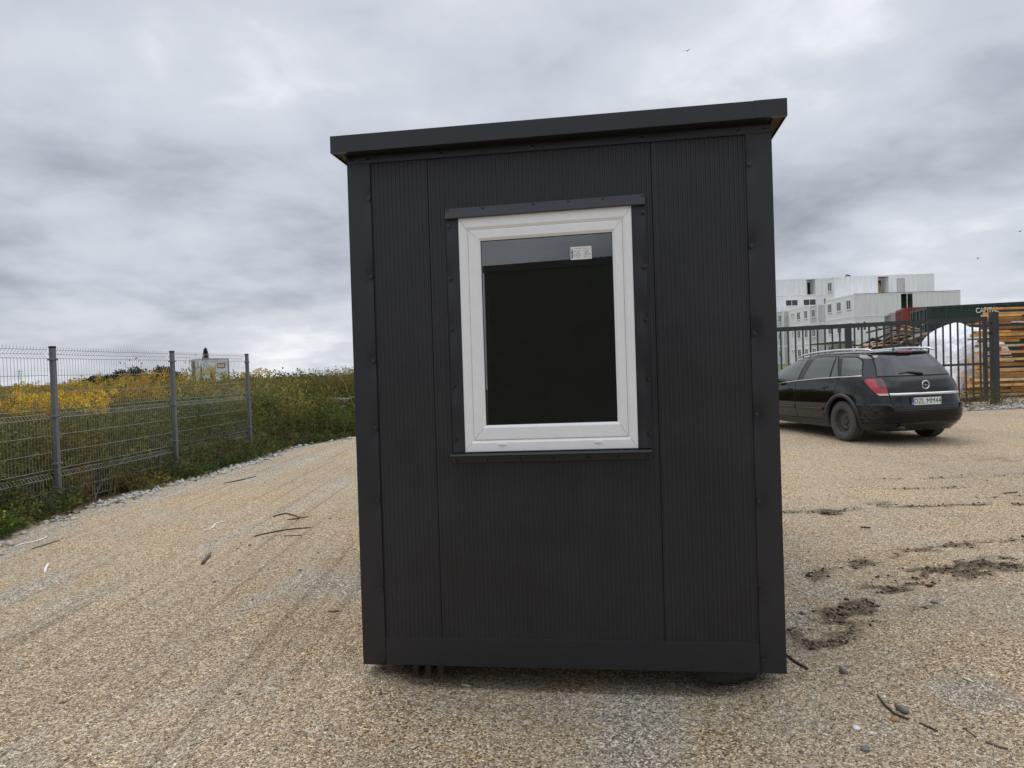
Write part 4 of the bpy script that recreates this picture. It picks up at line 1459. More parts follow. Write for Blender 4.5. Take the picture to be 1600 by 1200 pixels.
CZ = np.array([.20, .31, .45, .58, .64, .78, .90, 1.00, 1.06, 1.20, 1.36, 1.42, 1.46, 1.485])
CYR = np.array([-.76, -.88, -.915, -.92, -.90, -.885, -.86, -.82, -.775, -.68, -.535, -.465, -.39, -.22])
CW = np.array([.79, .84, .872, .885, .885, .882, .872, .855, .838, .775, .685, .64, .58, .44])
CYF = np.array([3.35, 3.48, 3.56, 3.57, 3.55, 3.42, 3.08, 2.76, 2.62, 2.30, 1.86, 1.60, 1.25, .85])
CNR = np.array([4.6, 4.6, 4.6, 4.6, 4.4, 4.1, 3.9, 3.7, 3.6, 3.6, 3.6, 3.6, 3.6, 3.4])
CNF = np.array([4, 4, 4.5, 5, 5, 5, 5, 5.5, 5.5, 5, 4.5, 4, 4, 3.5])
YC = .45


def cp(z): return [float(np.interp(z, CZ, a)) for a in (CYR, CW, CYF, CNR, CNF)]


def hw(y, z):
    yr, w, yf, nr, nf = cp(z)
    t, n = ((YC - y) / (YC - yr), nr) if y < YC else ((y - YC) / (yf - YC), nf)
    return w * max(0.0, 1 - min(1, abs(t)) ** n) ** (1 / n)


def yrear(x, z):
    yr, w, yf, nr, nf = cp(z)
    return YC - (YC - yr) * max(0.0, 1 - min(1, abs(x) / w) ** nr) ** (1 / nr)


def yfront(x, z):
    yr, w, yf, nr, nf = cp(z)
    return YC + (yf - YC) * max(0.0, 1 - min(1, abs(x) / w) ** nf) ** (1 / nf)


def half_contour(z, rear, n):
    """n points from (+w, YC) round the end to (-w, YC), evenly spaced"""
    yr, w, yf, nr, nf = cp(z)
    L, e, s = ((YC - yr), nr, -1) if rear else ((yf - YC), nf, 1)
    a = np.linspace(0, pi, 1201)
    x = w * np.sign(np.cos(a)) * np.abs(np.cos(a)) ** (2 / e)
    y = YC + s * L * np.abs(np.sin(a)) ** (2 / e)
    d = np.concatenate([[0], np.cumsum(np.hypot(np.diff(x), np.diff(y)))])
    q = np.linspace(0, d[-1], n)
    return np.interp(q, d, x), np.interp(q, d, y)


zs = np.unique(np.concatenate([np.linspace(.20, 1.485, 40), CZ]))
NR_, NF_ = 64, 72
V = []
for z in zs:
    xr, yr_ = half_contour(z, True, NR_)
    xf, yf_ = half_contour(z, False, NF_)
    x = np.concatenate([xr, xf[::-1][1:-1]]); y = np.concatenate([yr_, yf_[::-1][1:-1]])
    V += list(zip(x, y, np.full(len(x), z)))
nc = NR_ + NF_ - 2
b = MB()
b.v = V
b.f = [(k * nc + i, k * nc + (i + 1) % nc, (k + 1) * nc + (i + 1) % nc, (k + 1) * nc + i) for k in range(len(zs) - 1) for i in range(nc)]
b.f.append(tuple(range(nc - 1, -1, -1)))
top0 = (len(zs) - 1) * nc
# crowned roof centre
xs_ = [(V[top0 + i][0] * .55, .05 + (V[top0 + i][1] - .05) * .55, 1.494) for i in range(nc)]
b.v = b.v + xs_
b.f += [(top0 + i, top0 + (i + 1) % nc, top0 + nc + (i + 1) % nc, top0 + nc + i) for i in range(nc)]
b.f.append(tuple(range(top0 + nc, top0 + 2 * nc)))
b.m = [0] * len(b.f)
body = b.build('body', M_PAINT, car, smooth=True)
cut = MB()
for yy in (0.0, 2.70):
    for s in (-1, 1):
        cut.lathe([(.0001, s * .56), (.392, s * .56), (.392, s * 1.1), (.0001, s * 1.1)], 40, 'x', 0, Matrix.Translation((0, yy, .34)))
co = cut.build('cutter', M_UNDER)
md = body.modifiers.new('arches', 'BOOLEAN'); md.operation = 'DIFFERENCE'; md.object = co; md.solver = 'EXACT'
co.parent = car
bpy.context.view_layer.update()
dg = bpy.context.evaluated_depsgraph_get()
nm = bpy.data.meshes.new_from_object(body.evaluated_get(dg))
body.modifiers.clear(); body.data = nm
bpy.data.objects.remove(co)
nm.polygons.foreach_set('use_smooth', [True] * len(nm.polygons))
nm.set_sharp_from_angle(angle=radians(32))


def lerp_poly(pts, s):
    pts = np.array(pts, float)
    d = np.concatenate([[0], np.cumsum(np.hypot(*np.diff(pts, axis=0).T))])
    q = s * d[-1]
    return np.interp(q, d, pts[:, 0]), np.interp(q, d, pts[:, 1])


def patch(b, place, bottom, top, n=24, m=8, mi=0):
    """ruled patch between two polylines, mapped onto the body by place(a, z)"""
    s = np.linspace(0, 1, n)
    b0, b1 = lerp_poly(bottom, s); t0, t1 = lerp_poly(top, s)
    vs = []
    for j in range(m):
        k = j / (m - 1)
        for i in range(n):
            vs.append(place(b0[i] * (1 - k) + t0[i] * k, b1[i] * (1 - k) + t1[i] * k))
    b.add(vs, [(j * n + i, j * n + i + 1, (j + 1) * n + i + 1, (j + 1) * n + i) for j in range(m - 1) for i in range(n - 1)], mi)


def side(s, off): return lambda y, z: (s * (hw(y, z) + off), y, z)
def rear(off): return lambda x, z: (x, yrear(x, z) - off, z)


def grow(poly, dz, dy):
    p = [list(q) for q in poly]
    for q in p: q[1] += dz
    p[0][0] += dy; p[-1][0] -= dy
    return [tuple(q) for q in p]


def belt(y): return float(np.interp(y, [-.70, -.3, .03, .6, 1.31, 1.84, 2.2], [1.076, 1.07, 1.056, 1.03, .981, .937, .905]))


for s in (-1, 1):
    # doors with dark shut lines
    for nm_, bot, tp in (('front_door', [(2.02, .34), (1.325, .33)], [(2.30, .885), (1.8, .93), (1.325, .968)]),
                         ('rear_door', [(1.300, .33), (.52, .34)], [(1.310, .968), (.7, 1.005), (.045, 1.035)])):
        b = MB()
        patch(b, side(s, .0035), bot, tp, 30, 14, 0)
        patch(b, side(s, .0016), grow(bot, -.008, .008), grow(tp, .008, .008), 30, 10, 1)
        d = b.build(nm_, [M_PAINT, M_BLACK], car, smooth=True)
        hy, hz = (1.515, .835) if nm_ == 'front_door' else (.44, .882)
        b = MB()
        patch(b, side(s, .005), [(hy + .055, hz - .01), (hy, hz - .034), (hy - .055, hz - .01)], [(hy + .055, hz + .012), (hy, hz + .036), (hy - .055, hz + .012)], 10, 6, 0)
        x0 = s * (hw(hy, hz) + .022)
        b.tube([(s * (hw(hy, hz) + .004), hy + .095, hz), (x0, hy + .075, hz + .004), (x0, hy - .075, hz + .010), (s * (hw(hy, hz) + .004), hy - .095, hz + .008)], .011, 6, 1)
        b.build('handle', [M_BLACK, M_PLASTIC], d, smooth=True)
        b = MB()
        zz = .505 if nm_ == 'front_door' else .508
        a0, a1 = (1.96, 1.335) if nm_ == 'front_door' else (1.285, .49)
        patch(b, side(s, .016), [(a0, zz - .022), (a1, zz - .016)], [(a0, zz + .018), (a1 - (.03 if nm_ == 'rear_door' else 0), zz + .024)], 16, 3, 0)
        mo = b.build('moulding', M_PLASTIC, d, smooth=True)
        sm = mo.modifiers.new('thick', 'SOLIDIFY'); sm.thickness = .014; sm.offset = 0
    # side glass
    for bot, tp in (([(2.42, .955), (1.8, .978), (1.27, 1.003)], [(2.33, 1.045), (2.10, 1.19), (1.88, 1.295), (1.60, 1.372), (1.20, 1.398)]),
                    ([(1.10, 1.018), (.10, 1.066)], [(1.00, 1.398), (.7, 1.402), (.34, 1.392)]),
                    ([(.03, 1.080), (-.39, 1.094)], [(.205, 1.386), (-.12, 1.375), (-.21, 1.352), (-.28, 1.300)])):
        b = MB()
        patch(b, side(s, .0045), bot, tp, 22, 10, 0)
        patch(b, side(s, .002), grow(bot, -.018, .018), grow(tp, .016, .018), 22, 10, 1)
        b.build('side_window', [M_CGLASS, M_BLACK], car, smooth=True)
    b = MB()
    patch(b, side(s, .008), [(.34, 1.062), (.30, 1.064)], [(.40, 1.390), (.365, 1.390)], 4, 8, 0)
    b.build('window_divider', M_BLACK, car)
    # bright strip under the windows
    b = MB()
    ys = np.linspace(2.3, -.40, 40)
    n = len(ys)
    vs = []
    for y in ys:
        z = belt(y) + .004
        X = hw(y, z)
        vs += [(s * (X + .001), y, z - .011), (s * (X + .011), y, z - .008), (s * (X + .011), y, z + .006), (s * (X + .001), y, z + .010)]
    b.add(vs, [(i * 4 + k, i * 4 + k + 1, i * 4 + 5 + k, i * 4 + 4 + k) for i in range(n - 1) for k in range(3)])
    b.build('belt_strip', M_CHROME, car, smooth=True)
    # wheel arch lips
    for yy in (0.0, 2.70):
        b = MB()
        N = 30
        vs = []
        for i in range(N + 1):
            a = radians(-14) + (pi + radians(28)) * i / N
            for r_, o in ((.388, -.035), (.392, .012), (.410, .020), (.438, .016), (.450, .0005)):
                y = yy + r_ * cos(a); z = .34 + r_ * sin(a)
                vs.append((s * (hw(y, max(z, .22)) + o), y, z))
        b.add(vs, [(i * 5 + k, i * 5 + k + 1, i * 5 + 6 + k, i * 5 + 5 + k) for i in range(N) for k in range(4)])
        b.build('wheel_arch', M_PLASTIC, car, smooth=True)
    # sill
    b = MB()
    patch(b, side(s, .006), [(2.24, .235), (.46, .25)], [(2.24, .305), (.46, .325)], 24, 4, 0)
    b.build('sill', M_PLASTIC, car, smooth=True)
    # roof rail
    b = MB()
    rail = [(1.78, 1.395), (1.58, 1.44), (1.25, 1.482), (.85, 1.50), (.45, 1.512), (.05, 1.51), (-.30, 1.496), (-.42, 1.465)]
    pts = []
    for y, z in rail:
        pts.append((s * (.585 - .03 * abs(y - .5)), y, z))
    b.tube(pts, [.012, .018, .020, .020, .020, .020, .020, .012], 8)
    for y in (.95, .05):
        b.box(s * .575 - .014, s * .575 + .014, y - .05, y + .05, 1.482, 1.505)
    b.build('roof_rail', M_SILVER, car, smooth=True)
    # wing mirror
    b = MB()
    b.tube([(s * .83, 1.97, .965), (s * .90, 1.96, .985), (s * .98, 1.95, 1.0), (s * 1.03, 1.95, 1.0)], [.03, .06, .085, .05], 10)
    b.build('wing_mirror', M_PLASTIC, car, smooth=True)
    # tail lights wrap round the corner
    def corner_band(z, y0, x1, n, off, f0=0.0, f1=1.0):
        yr, w, yf, nr, nf = cp(z)
        a = np.linspace(0, pi / 2, 900)
        x = w * np.abs(np.cos(a)) ** (2 / nr); y = YC - (YC - yr) * np.abs(np.sin(a)) ** (2 / nr)
        k = (y <= y0) & (x >= x1)
        x, y = x[k], y[k]
        d = np.concatenate([[0], np.cumsum(np.hypot(np.diff(x), np.diff(y)))])
        q = np.linspace(d[-1] * f0, d[-1] * f1, n)
        px_, py_ = np.interp(q, d, x), np.interp(q, d, y)
        tx, ty = np.gradient(px_), np.gradient(py_)
        L = np.hypot(tx, ty) + 1e-9
        return [(s * (px_[i] - ty[i] / L[i] * off), py_[i] + tx[i] / L[i] * off, z) for i in range(n)]

    def band(b, z0, z1, y0f, x1f, off, mi=0, n=18, m=10, f0=0.0, f1=1.0):
        vs = []
        for z in np.linspace(z0, z1, m):
            vs += corner_band(z, y0f(z), x1f(z), n, off, f0, f1)
        b.add(vs, [(j * n + i, j * n + i + 1, (j + 1) * n + i + 1, (j + 1) * n + i) for j in range(m - 1) for i in range(n - 1)], mi)
    yl = lambda z: float(np.interp(z, [.765, .80, 1.0, 1.04], [-.735, -.69, -.47, -.49]))
    xl = lambda z: float(np.interp(z, [.765, 1.0, 1.04], [.605, .612, .625]))
    b = MB(); band(b, .765, 1.035, yl, xl, .006)
    band(b, .752, 1.048, lambda z: yl(z) + .014, lambda z: xl(z) - .014, .002, 1)
    tl = b.build('tail_light', [M_RED, M_BLACK], car, smooth=True)
    b = MB(); band(b, .768, .800, yl, xl, .008); b.build('reversing_lens', M_CLEAR, tl, smooth=True)
    b = MB(); band(b, .885, 1.03, yl, xl, .008, f0=.60, f1=.97); b.build('smoked_lens', M_SMOKE, tl, smooth=True)
    # headlight
    b = MB()
    patch(b, lambda x, z: (x, yfront(x, z) + .006, z), [(s * .45, .66), (s * .80, .68)], [(s * .48, .76), (s * .78, .80)], 10, 5)
    b.build('headlight', M_CLEAR, car, smooth=True)

# tailgate
b = MB()
patch(b, rear(.004), [(-.565, .535), (.565, .535)], [(-.600, .79), (.600, .79)], 40, 8, 0)
patch(b, rear(.004), [(-.598, .79), (.598, .79)], [(-.640, 1.055), (.640, 1.055)], 40, 10, 0)
patch(b, rear(.0018), [(-.573, .527), (.573, .527)], [(-.608, .79), (.608, .79)], 40, 6, 1)
patch(b, rear(.0018), [(-.606, .79), (.606, .79)], [(-.648, 1.06), (.648, 1.06)], 40, 6, 1)
gate_ = b.build('tailgate', [M_PAINT, M_BLACK], car, smooth=True)
b = MB()
patch(b, rear(.006), [(-.648, 1.075), (.648, 1.075)], [(-.525, 1.405), (.525, 1.405)], 40, 14, 0)
patch(b, rear(.003), [(-.662, 1.063), (.662, 1.063)], [(-.54, 1.42), (.54, 1.42)], 40, 10, 1)
b.build('rear_window', [M_RGLASS, M_BLACK], gate_, smooth=True)
b = MB()
ys = np.linspace(-.598, .598, 30); n = len(ys); vs = []
for x in ys:
    for dz, o in ((-.020, .004), (-.016, .018), (.012, .018), (.022, .004)):
        vs.append((x, yrear(x, .782 + dz) - o, .782 + dz))
b.add(vs, [(i * 4 + k, i * 4 + k + 1, i * 4 + 5 + k, i * 4 + 4 + k) for i in range(n - 1) for k in range(3)])
b.build('chrome_strip', M_CHROME, gate_, smooth=True)
# number plate
PX, PZ = -.030, .668
b = MB()
yp = yrear(0, PZ) - .012
b.box(PX - .268, PX + .268, yp - .004, yp + .008, PZ - .066, PZ + .066, 1)
b.box(PX - .222, PX + .260, yp - .0065, yp - .0041, PZ - .057, PZ + .057, 0)
b.box(PX - .260, PX - .2225, yp - .0065, yp - .0041, PZ - .057, PZ + .057, 2)
b.box(PX - .250, PX - .234, yp - .0075, yp - .0066, PZ - .040, PZ - .022, 0)
plate = b.build('number_plate', [M_PLATE, M_PLASTIC, M_BLUE], gate_)
TM = Matrix.Translation((PX + .019, yp - .0075, PZ - .001)) @ Matrix.Rotation(pi / 2, 4, 'X')
M_TXT = mat('plate_letters', (.015, .015, .015), .5)
text_mesh('lettering', 'DZL MM44', .112, TM, M_TXT, plate, .0006, .90, 0, 0.0)
# round badge with a lightning bolt
EZ = .918
ye = yrear(0, EZ) - .008
b = MB()
T_ = Matrix.Translation((0, ye, EZ))
b.lathe([(.052, -.010), (.058, -.016), (.066, -.016), (.072, -.010), (.072, 0), (.052, 0), (.052, -.010)], 30, 'y', 0, T_)
b.prism([(-.082, .010), (.012, .010), (.004, -.002), (.082, -.010), (-.012, -.010), (-.004, .002)], -.014, -.004, 'y', 0)
for i in range(len(b.v) - 12, len(b.v)):
    v = b.v[i]; b.v[i] = (v[0], v[1] + ye, v[2] + EZ)
b.build('badge', M_CHROME, gate_, autos=30)
# wiper
b = MB()
y0 = yrear(-.05, 1.10) - .02
b.tube([(.02, y0 + .0, 1.085), (.0, y0 - .012, 1.10), (-.20, yrear(-.2, 1.135) - .022, 1.125), (-.36, yrear(-.36, 1.12) - .02, 1.105)], [.022, .018, .014, .008], 6)
b.build('wiper', M_CAP, gate_, smooth=True)
# roof spoiler, brake light, aerial
b = MB()
N = 24; vs = []
for i in range(N + 1):
    x = -.545 + 1.09 * i / N
    k = 1 - (abs(x) / .57) ** 5
    yb = yrear(min(.62, abs(x)), 1.43) - .055 * k
    yt = yrear(min(.62, abs(x)), 1.43) + .14
    vs += [(x, yb + .02, 1.418), (x, yb, 1.432), (x, yb + .01, 1.448 + .012 * k), (x, yt, 1.452 + .030 * k), (x, yt, 1.42)]
b.add(vs, [(i * 5 + k, i * 5 + (k + 1) % 5, i * 5 + 5 + (k + 1) % 5, i * 5 + 5 + k) for i in range(N) for k in range(5)])
b.add([vs[k] for k in range(5)], [(0, 1, 2, 3, 4)]); b.add([vs[-5 + k] for k in range(5)], [(4, 3, 2, 1, 0)])
b.build('roof_spoiler', M_PAINT, car, smooth=True)
b = MB()
yb = yrear(0, 1.43) - .062
b.box(-.19, .07, yb - .004, yb + .02, 1.433, 1.456)
b.build('brake_light', M_RED, car, bevel=.003)
b = MB()
b.lathe([(.022, 1.48), (.016, 1.505), (.006, 1.515), (.0055, 1.585), (.001, 1.587)], 10, 'z', 0, Matrix.Translation((-.03, -.20, 0)))
b.build('aerial', M_CAP, car, smooth=True)

# rear bumper
mb_ = bpy.data.materials.new('scuffed_bumper'); mb_.use_nodes = True
nt = mb_.node_tree; B = nt.nodes['Principled BSDF']
B.inputs['Base Color'].default_value = (.006, .006, .0065, 1); B.inputs['Roughness'].default_value = .25; B.inputs['Specular IOR Level'].default_value = .3
tcb = nt.nodes.new('ShaderNodeTexCoord')
sx = nt.nodes.new('ShaderNodeSeparateXYZ'); nt.links.new(tcb.outputs['Object'], sx.inputs[0])
mp = nt.nodes.new('ShaderNodeMapping'); mp.inputs['Rotation'].default_value = (.6, .5, 0); mp.inputs['Scale'].default_value = (9, 9, 11)
nt.links.new(tcb.outputs['Object'], mp.inputs[0])
nz = nt.nodes.new('ShaderNodeTexNoise'); nz.inputs['Scale'].default_value = 1.6; nz.inputs['Detail'].default_value = 9; nz.inputs['Roughness'].default_value = .75
nt.links.new(mp.outputs[0], nz.inputs['Vector'])
mr = nt.nodes.new('ShaderNodeMapRange'); mr.inputs['From Min'].default_value = -.66; mr.inputs['From Max'].default_value = -.82
nt.links.new(sx.outputs['X'], mr.inputs['Value'])
mr3 = nt.nodes.new('ShaderNodeMapRange'); mr3.inputs['From Min'].default_value = -.42; mr3.inputs['From Max'].default_value = -.56
nt.links.new(sx.outputs['Y'], mr3.inputs['Value'])
mm = nt.nodes.new('ShaderNodeMath'); mm.operation = 'MULTIPLY'
nt.links.new(mr.outputs[0], mm.inputs[0]); nt.links.new(mr3.outputs[0], mm.inputs[1])
mr2 = nt.nodes.new('ShaderNodeMapRange'); mr2.inputs['From Min'].default_value = .40; mr2.inputs['From Max'].default_value = .72
nt.links.new(nz.outputs['Fac'], mr2.inputs['Value'])
mm2 = nt.nodes.new('ShaderNodeMath'); mm2.operation = 'MULTIPLY'
nt.links.new(mm.outputs[0], mm2.inputs[0]); nt.links.new(mr2.outputs[0], mm2.inputs[1])
mxb = nt.nodes.new('ShaderNodeMix'); mxb.data_type = 'RGBA'
mxb.inputs['A'].default_value = (.006, .006, .0065, 1); mxb.inputs['B'].default_value = (.085, .083, .078, 1)
nt.links.new(mm2.outputs[0], mxb.inputs['Factor']); nt.links.new(mxb.outputs['Result'], B.inputs['Base Color'])
mr4 = nt.nodes.new('ShaderNodeMapRange'); mr4.inputs['To Min'].default_value = .2; mr4.inputs['To Max'].default_value = .8
nt.links.new(mm.outputs[0], mr4.inputs['Value']); nt.links.new(mr4.outputs[0], B.inputs['Roughness'])

b = MB()
prof = [(.300, -.05), (.305, .004), (.33, .020), (.385, .024), (.395, .030), (.41, .030), (.42, .022), (.50, .020), (.515, .018)]
NS = 90


def rear_path(z, off):
    """points round the rear from the left wheel arch to the right one"""
    yr, w, yf, nr, nf = cp(z)
    a = np.linspace(0, pi, 1500)
    x = -w * np.sign(np.cos(a)) * np.abs(np.cos(a)) ** (2 / nr); y = YC - (YC - yr) * np.abs(np.sin(a)) ** (2 / nr)
    k = y <= -.425
    x, y = x[k], y[k]
    d = np.concatenate([[0], np.cumsum(np.hypot(np.diff(x), np.diff(y)))])
    q = np.linspace(0, d[-1], NS)
    X, Y = np.interp(q, d, x), np.interp(q, d, y)
    tx, ty = np.gradient(X), np.gradient(Y); L = np.hypot(tx, ty) + 1e-9
    return X + ty / L * off, Y - tx / L * off


rows = []
for z, o in prof:
    X, Y = rear_path(z, o)
    rows.append([(X[i], Y[i], z + .035 * (1 - abs(X[i]) / .9) * (z < .42)) for i in range(NS)])
for kk, (dz0, o) in enumerate(((0, .018), (.008, .012), (.010, -.004))):
    X, Y = rear_path(.56, o)
    rows.append([(X[i], Y[i], (.53 if abs(X[i]) < .57 else .53 + .085 * min(1, (abs(X[i]) - .57) / .06)) + dz0) for i in range(NS)])
for j in range(len(rows) - 1):
    b.add(rows[j] + rows[j + 1], [(i, i + 1, NS + i + 1, NS + i) for i in range(NS - 1)])
bm_ = bmesh.new()
b.build('rear_bumper', mb_, car, smooth=True)
b = MB()
b.tube([(-.45, -.55, .27), (-.45, -.93, .255)], .028, 10); b.build('exhaust_pipe', M_PLASTIC, car, smooth=True)
b = MB(); b.box(-.52, .52, -.62, 3.2, .185, .32); b.build('underbody', M_UNDER, car)

# wheels
def make_wheel():
    w = bpy.data.objects.new('wheel', None); col.objects.link(w); w.parent = car
    b = MB()
    b.lathe([(.205, -.09), (.215, -.098), (.262, -.104), (.30, -.102), (.318, -.09), (.327, -.07), (.329, -.03), (.329, .03), (.327, .07), (.318, .09), (.30, .102), (.262, .104), (.215, .098), (.205, .09)], 48)
    # tread blocks
    for i in range(60):
        a = 2 * pi * i / 60
        R_ = Matrix.Rotation(a, 4, 'X')
        for x0, x1, sh in ((-.085, -.035, .01), (-.028, .028, 0), (.035, .085, -.01)):
            b.box(x0, x1, -.013 + sh, .011 + sh, .322, .333, 0, R_)
    b.build('tyre', M_TYRE, w, autos=40)
    b = MB()
    b.lathe([(.214, .088), (.205, .094), (.198, .088), (.190, .055), (.184, .030), (.172, .024), (.150, .030), (.118, .042), (.085, .030), (.062, .030), (.056, .046), (.030, .048), (.028, .040), (.0002, .040)], 48)
    b.lathe([(.205, .09), (.195, -.09)], 48)
    for i in range(15):
        a = 2 * pi * i / 15
        b.lathe([(.0125, .0), (.0125, .006), (.0002, .0062)], 10, 'x', 1, Matrix.Translation((.028, .152 * cos(a), .152 * sin(a))))
    for i in range(5):
        a = 2 * pi * i / 5
        b.lathe([(.011, 0), (.011, .018), (.0002, .020)], 6, 'x', 0, Matrix.Translation((.028, .072 * cos(a), .072 * sin(a))))
    b.build('rim', [M_RIM, M_BLACK], w, autos=35)
    return w


wh = make_wheel()
for i, (x, y) in enumerate(((-.755, 0), (.755, 0), (-.755, 2.70), (.755, 2.70))):
    o = wh if i == 0 else copy_tree(wh, car)
    o.location = (x, y, .329)
    o.rotation_euler = (i * .7, 0, pi if x < 0 else 0)
# ------------------------------------------------------------------ sliding gate
GY_ = 18.3
gate = empty('sliding_gate', (0, GY_, 0), 0, 'dark grey steel bar gate standing closed behind the car', 'gate')
gl, gr = 4.6, 12.19
def gzt(x): return 2.235 + (2.335 - 2.235) * (x - 6.83) / (12.18 - 6.83)
gb = lambda x: float(ground_base(x, GY_)) + .07
b = MB()
def bar(b, x0, x1, za, zb, h, d, mi=0):
    vs = []
    for x, z in ((x0, za), (x1, zb)):
        vs += [(x, -d, z - h), (x, d, z - h), (x, d, z + h), (x, -d, z + h)]
    b.add(vs, [(0, 1, 5, 4), (1, 2, 6, 5), (2, 3, 7, 6), (3, 0, 4, 7), (0, 3, 2, 1), (4, 5, 6, 7)], mi)
bar(b, gl, gr, gzt(gl), gzt(gr), .055, .035); b.build('top_rail', M_GATE, gate)
b = MB(); bar(b, gl, gr, gb(gl) + .05, gb(gr) + .05, .05, .035); b.build('bottom_rail', M_GATE, gate)
b = MB(); bar(b, 8.70, gr - .082, 1.155, 1.185, .028, .020); b.build('middle_rail', M_GATE, gate)
b = MB(); b.box(8.57, 8.72, -.035, .035, gb(8.6) + .10, gzt(8.64) - .0555); b.build('stile', M_GATE, gate)
b = MB(); b.box(gr - .08, gr, -.035, .035, gb(gr) + .10, gzt(gr) - .0555); b.build('stile', M_GATE, gate)
# pickets
n = 0
x = 6.92
xs = []
sp = .189
k = 0
while x < gr - .16:
    xs.append(x); x += sp
x = 6.92 - sp
while x > gl: xs.append(x); x -= sp
for x in sorted(xs):
    if 8.53 < x < 8.76: continue
    b = MB(); b.box(x - .016, x + .016, -.016, .016, gb(x) + .098, gzt(x) - .053)
    b.build('picket', M_GATE, gate)

gp = empty('gate_post', (12.37, GY_ - .02, 0), 0, 'thick dark steel gate post between the gate and the timber stack', 'post')
b = MB(); b.box(-.085, .085, -.07, .07, -.1, 2.50); b.build('pole', M_GATE, gp, bevel=.006)
for z0, z1 in ((1.93, 1.99), (2.2, 2.25)):
    b = MB(); b.box(-.14, -.086, -.03, .03, z0, z1); b.build('guide_roller', M_GATE, gp, bevel=.008)

# rubble round the foot of the post and weeds in front of the gate
r = np.random.default_rng(61)
n = 900
x = r.uniform(9.2, 15.5, n); y = 16.55 + r.random(n) * 1.3 + .10 * (x - 11)
k = fbm(x * 1.2, y * 1.2, 8, 3) > .36
S = r.uniform(.025, .062, n)
P = np.stack([x, y, ground_z(x, y) + S * .3 + .05 * sstep(.5, .0, np.abs(y - 17.15))], 1)
tag(rocks('rubble', P[k], S[k], [M_STONE, M_PEB[3], M_STONE2], r.choice(3, n, p=[.6, .2, .2])[k], 62, .75), 'white crushed stone heaped along the foot of the gate', 'rubble', kind='stuff')
gw = Mass()
r = np.random.default_rng(63)
n = 130
x = r.uniform(9.4, 12.3, n); y = r.uniform(16.9, 18.0, n)
h = r.uniform(.25, .78, n) * (1 - .35 * sstep(11.5, 12.3, x))
plants(gw, x, y, h, 36, .06, .014, [(.075, .08, .025), (.11, .095, .04), (.06, .06, .025)], 64, .08, lowcol=(.12, .09, .05), lean=.25)
for (x, y, dx, dz) in ((12.15, 17.9, .5, .85), (12.5, 17.8, -.35, .5), (11.0, 17.8, .3, 1.15), (10.6, 17.6, -.2, 1.2), (10.9, 17.7, -.35, 1.05)):
    A = np.array([[x, y, .15]]); Bt = A + [[dx, 0, dz]]
    gw.put(stalks_geo(A, (A + Bt) / 2 + [[.12, 0, -.1]], Bt, .010, .004, vary((.15, .12, .08), 1, r)), 2)
tag(gw.build('weeds'), 'thin dry weeds growing through the gate bars beside the car', 'weeds', kind='stuff')
# ------------------------------------------------------------------ timber stack, scrap wood, tarpaulin heap
M_PLANKS = [mat('pine_orange', (.60, .31, .095), .75, noise=(4, .3)), mat('pine_yellow', (.68, .43, .165), .75, noise=(4, .25)),
            mat('pine_pale', (.70, .54, .31), .8, noise=(4, .25)), mat('pine_dark', (.25, .125, .045), .8, noise=(4, .35)),
            mat('plank_grey', (.30, .28, .25), .85, noise=(4, .3)), mat('film_white', (.72, .73, .75), .4), mat('film_black', (.012, .012, .013), .5)]
TX0, TY = 13.55, 20.5
r = random.Random(71)
z = .30
gz = float(ground_base(14, 20.5))
z = gz + .06
layers = 0
def plank(x0, x1, y, z, w, t, m, lab, rz=0.0, grp='planks of the timber stack'):
    b = MB()
    L = x1 - x0
    n = 5
    vs = []
    wob = [r.uniform(-.006, .006) for _ in range(n + 1)]
    for i in range(n + 1):
        x = L * i / n
        vs += [(x, -w / 2, wob[i]), (x, w / 2, wob[i]), (x, w / 2, wob[i] + t), (x, -w / 2, wob[i] + t)]
    b.add(vs, [(i * 4 + k, i * 4 + (k + 1) % 4, i * 4 + 4 + (k + 1) % 4, i * 4 + 4 + k) for i in range(n) for k in range(4)] + [(3, 2, 1, 0), tuple(n * 4 + k for k in range(4))])
    o = b.build('plank', m, bevel=.004, loc=(x0, y, z))
    o.rotation_euler = (0, r.uniform(-.004, .004), rz)
    return tag(o, lab, 'plank', grp)


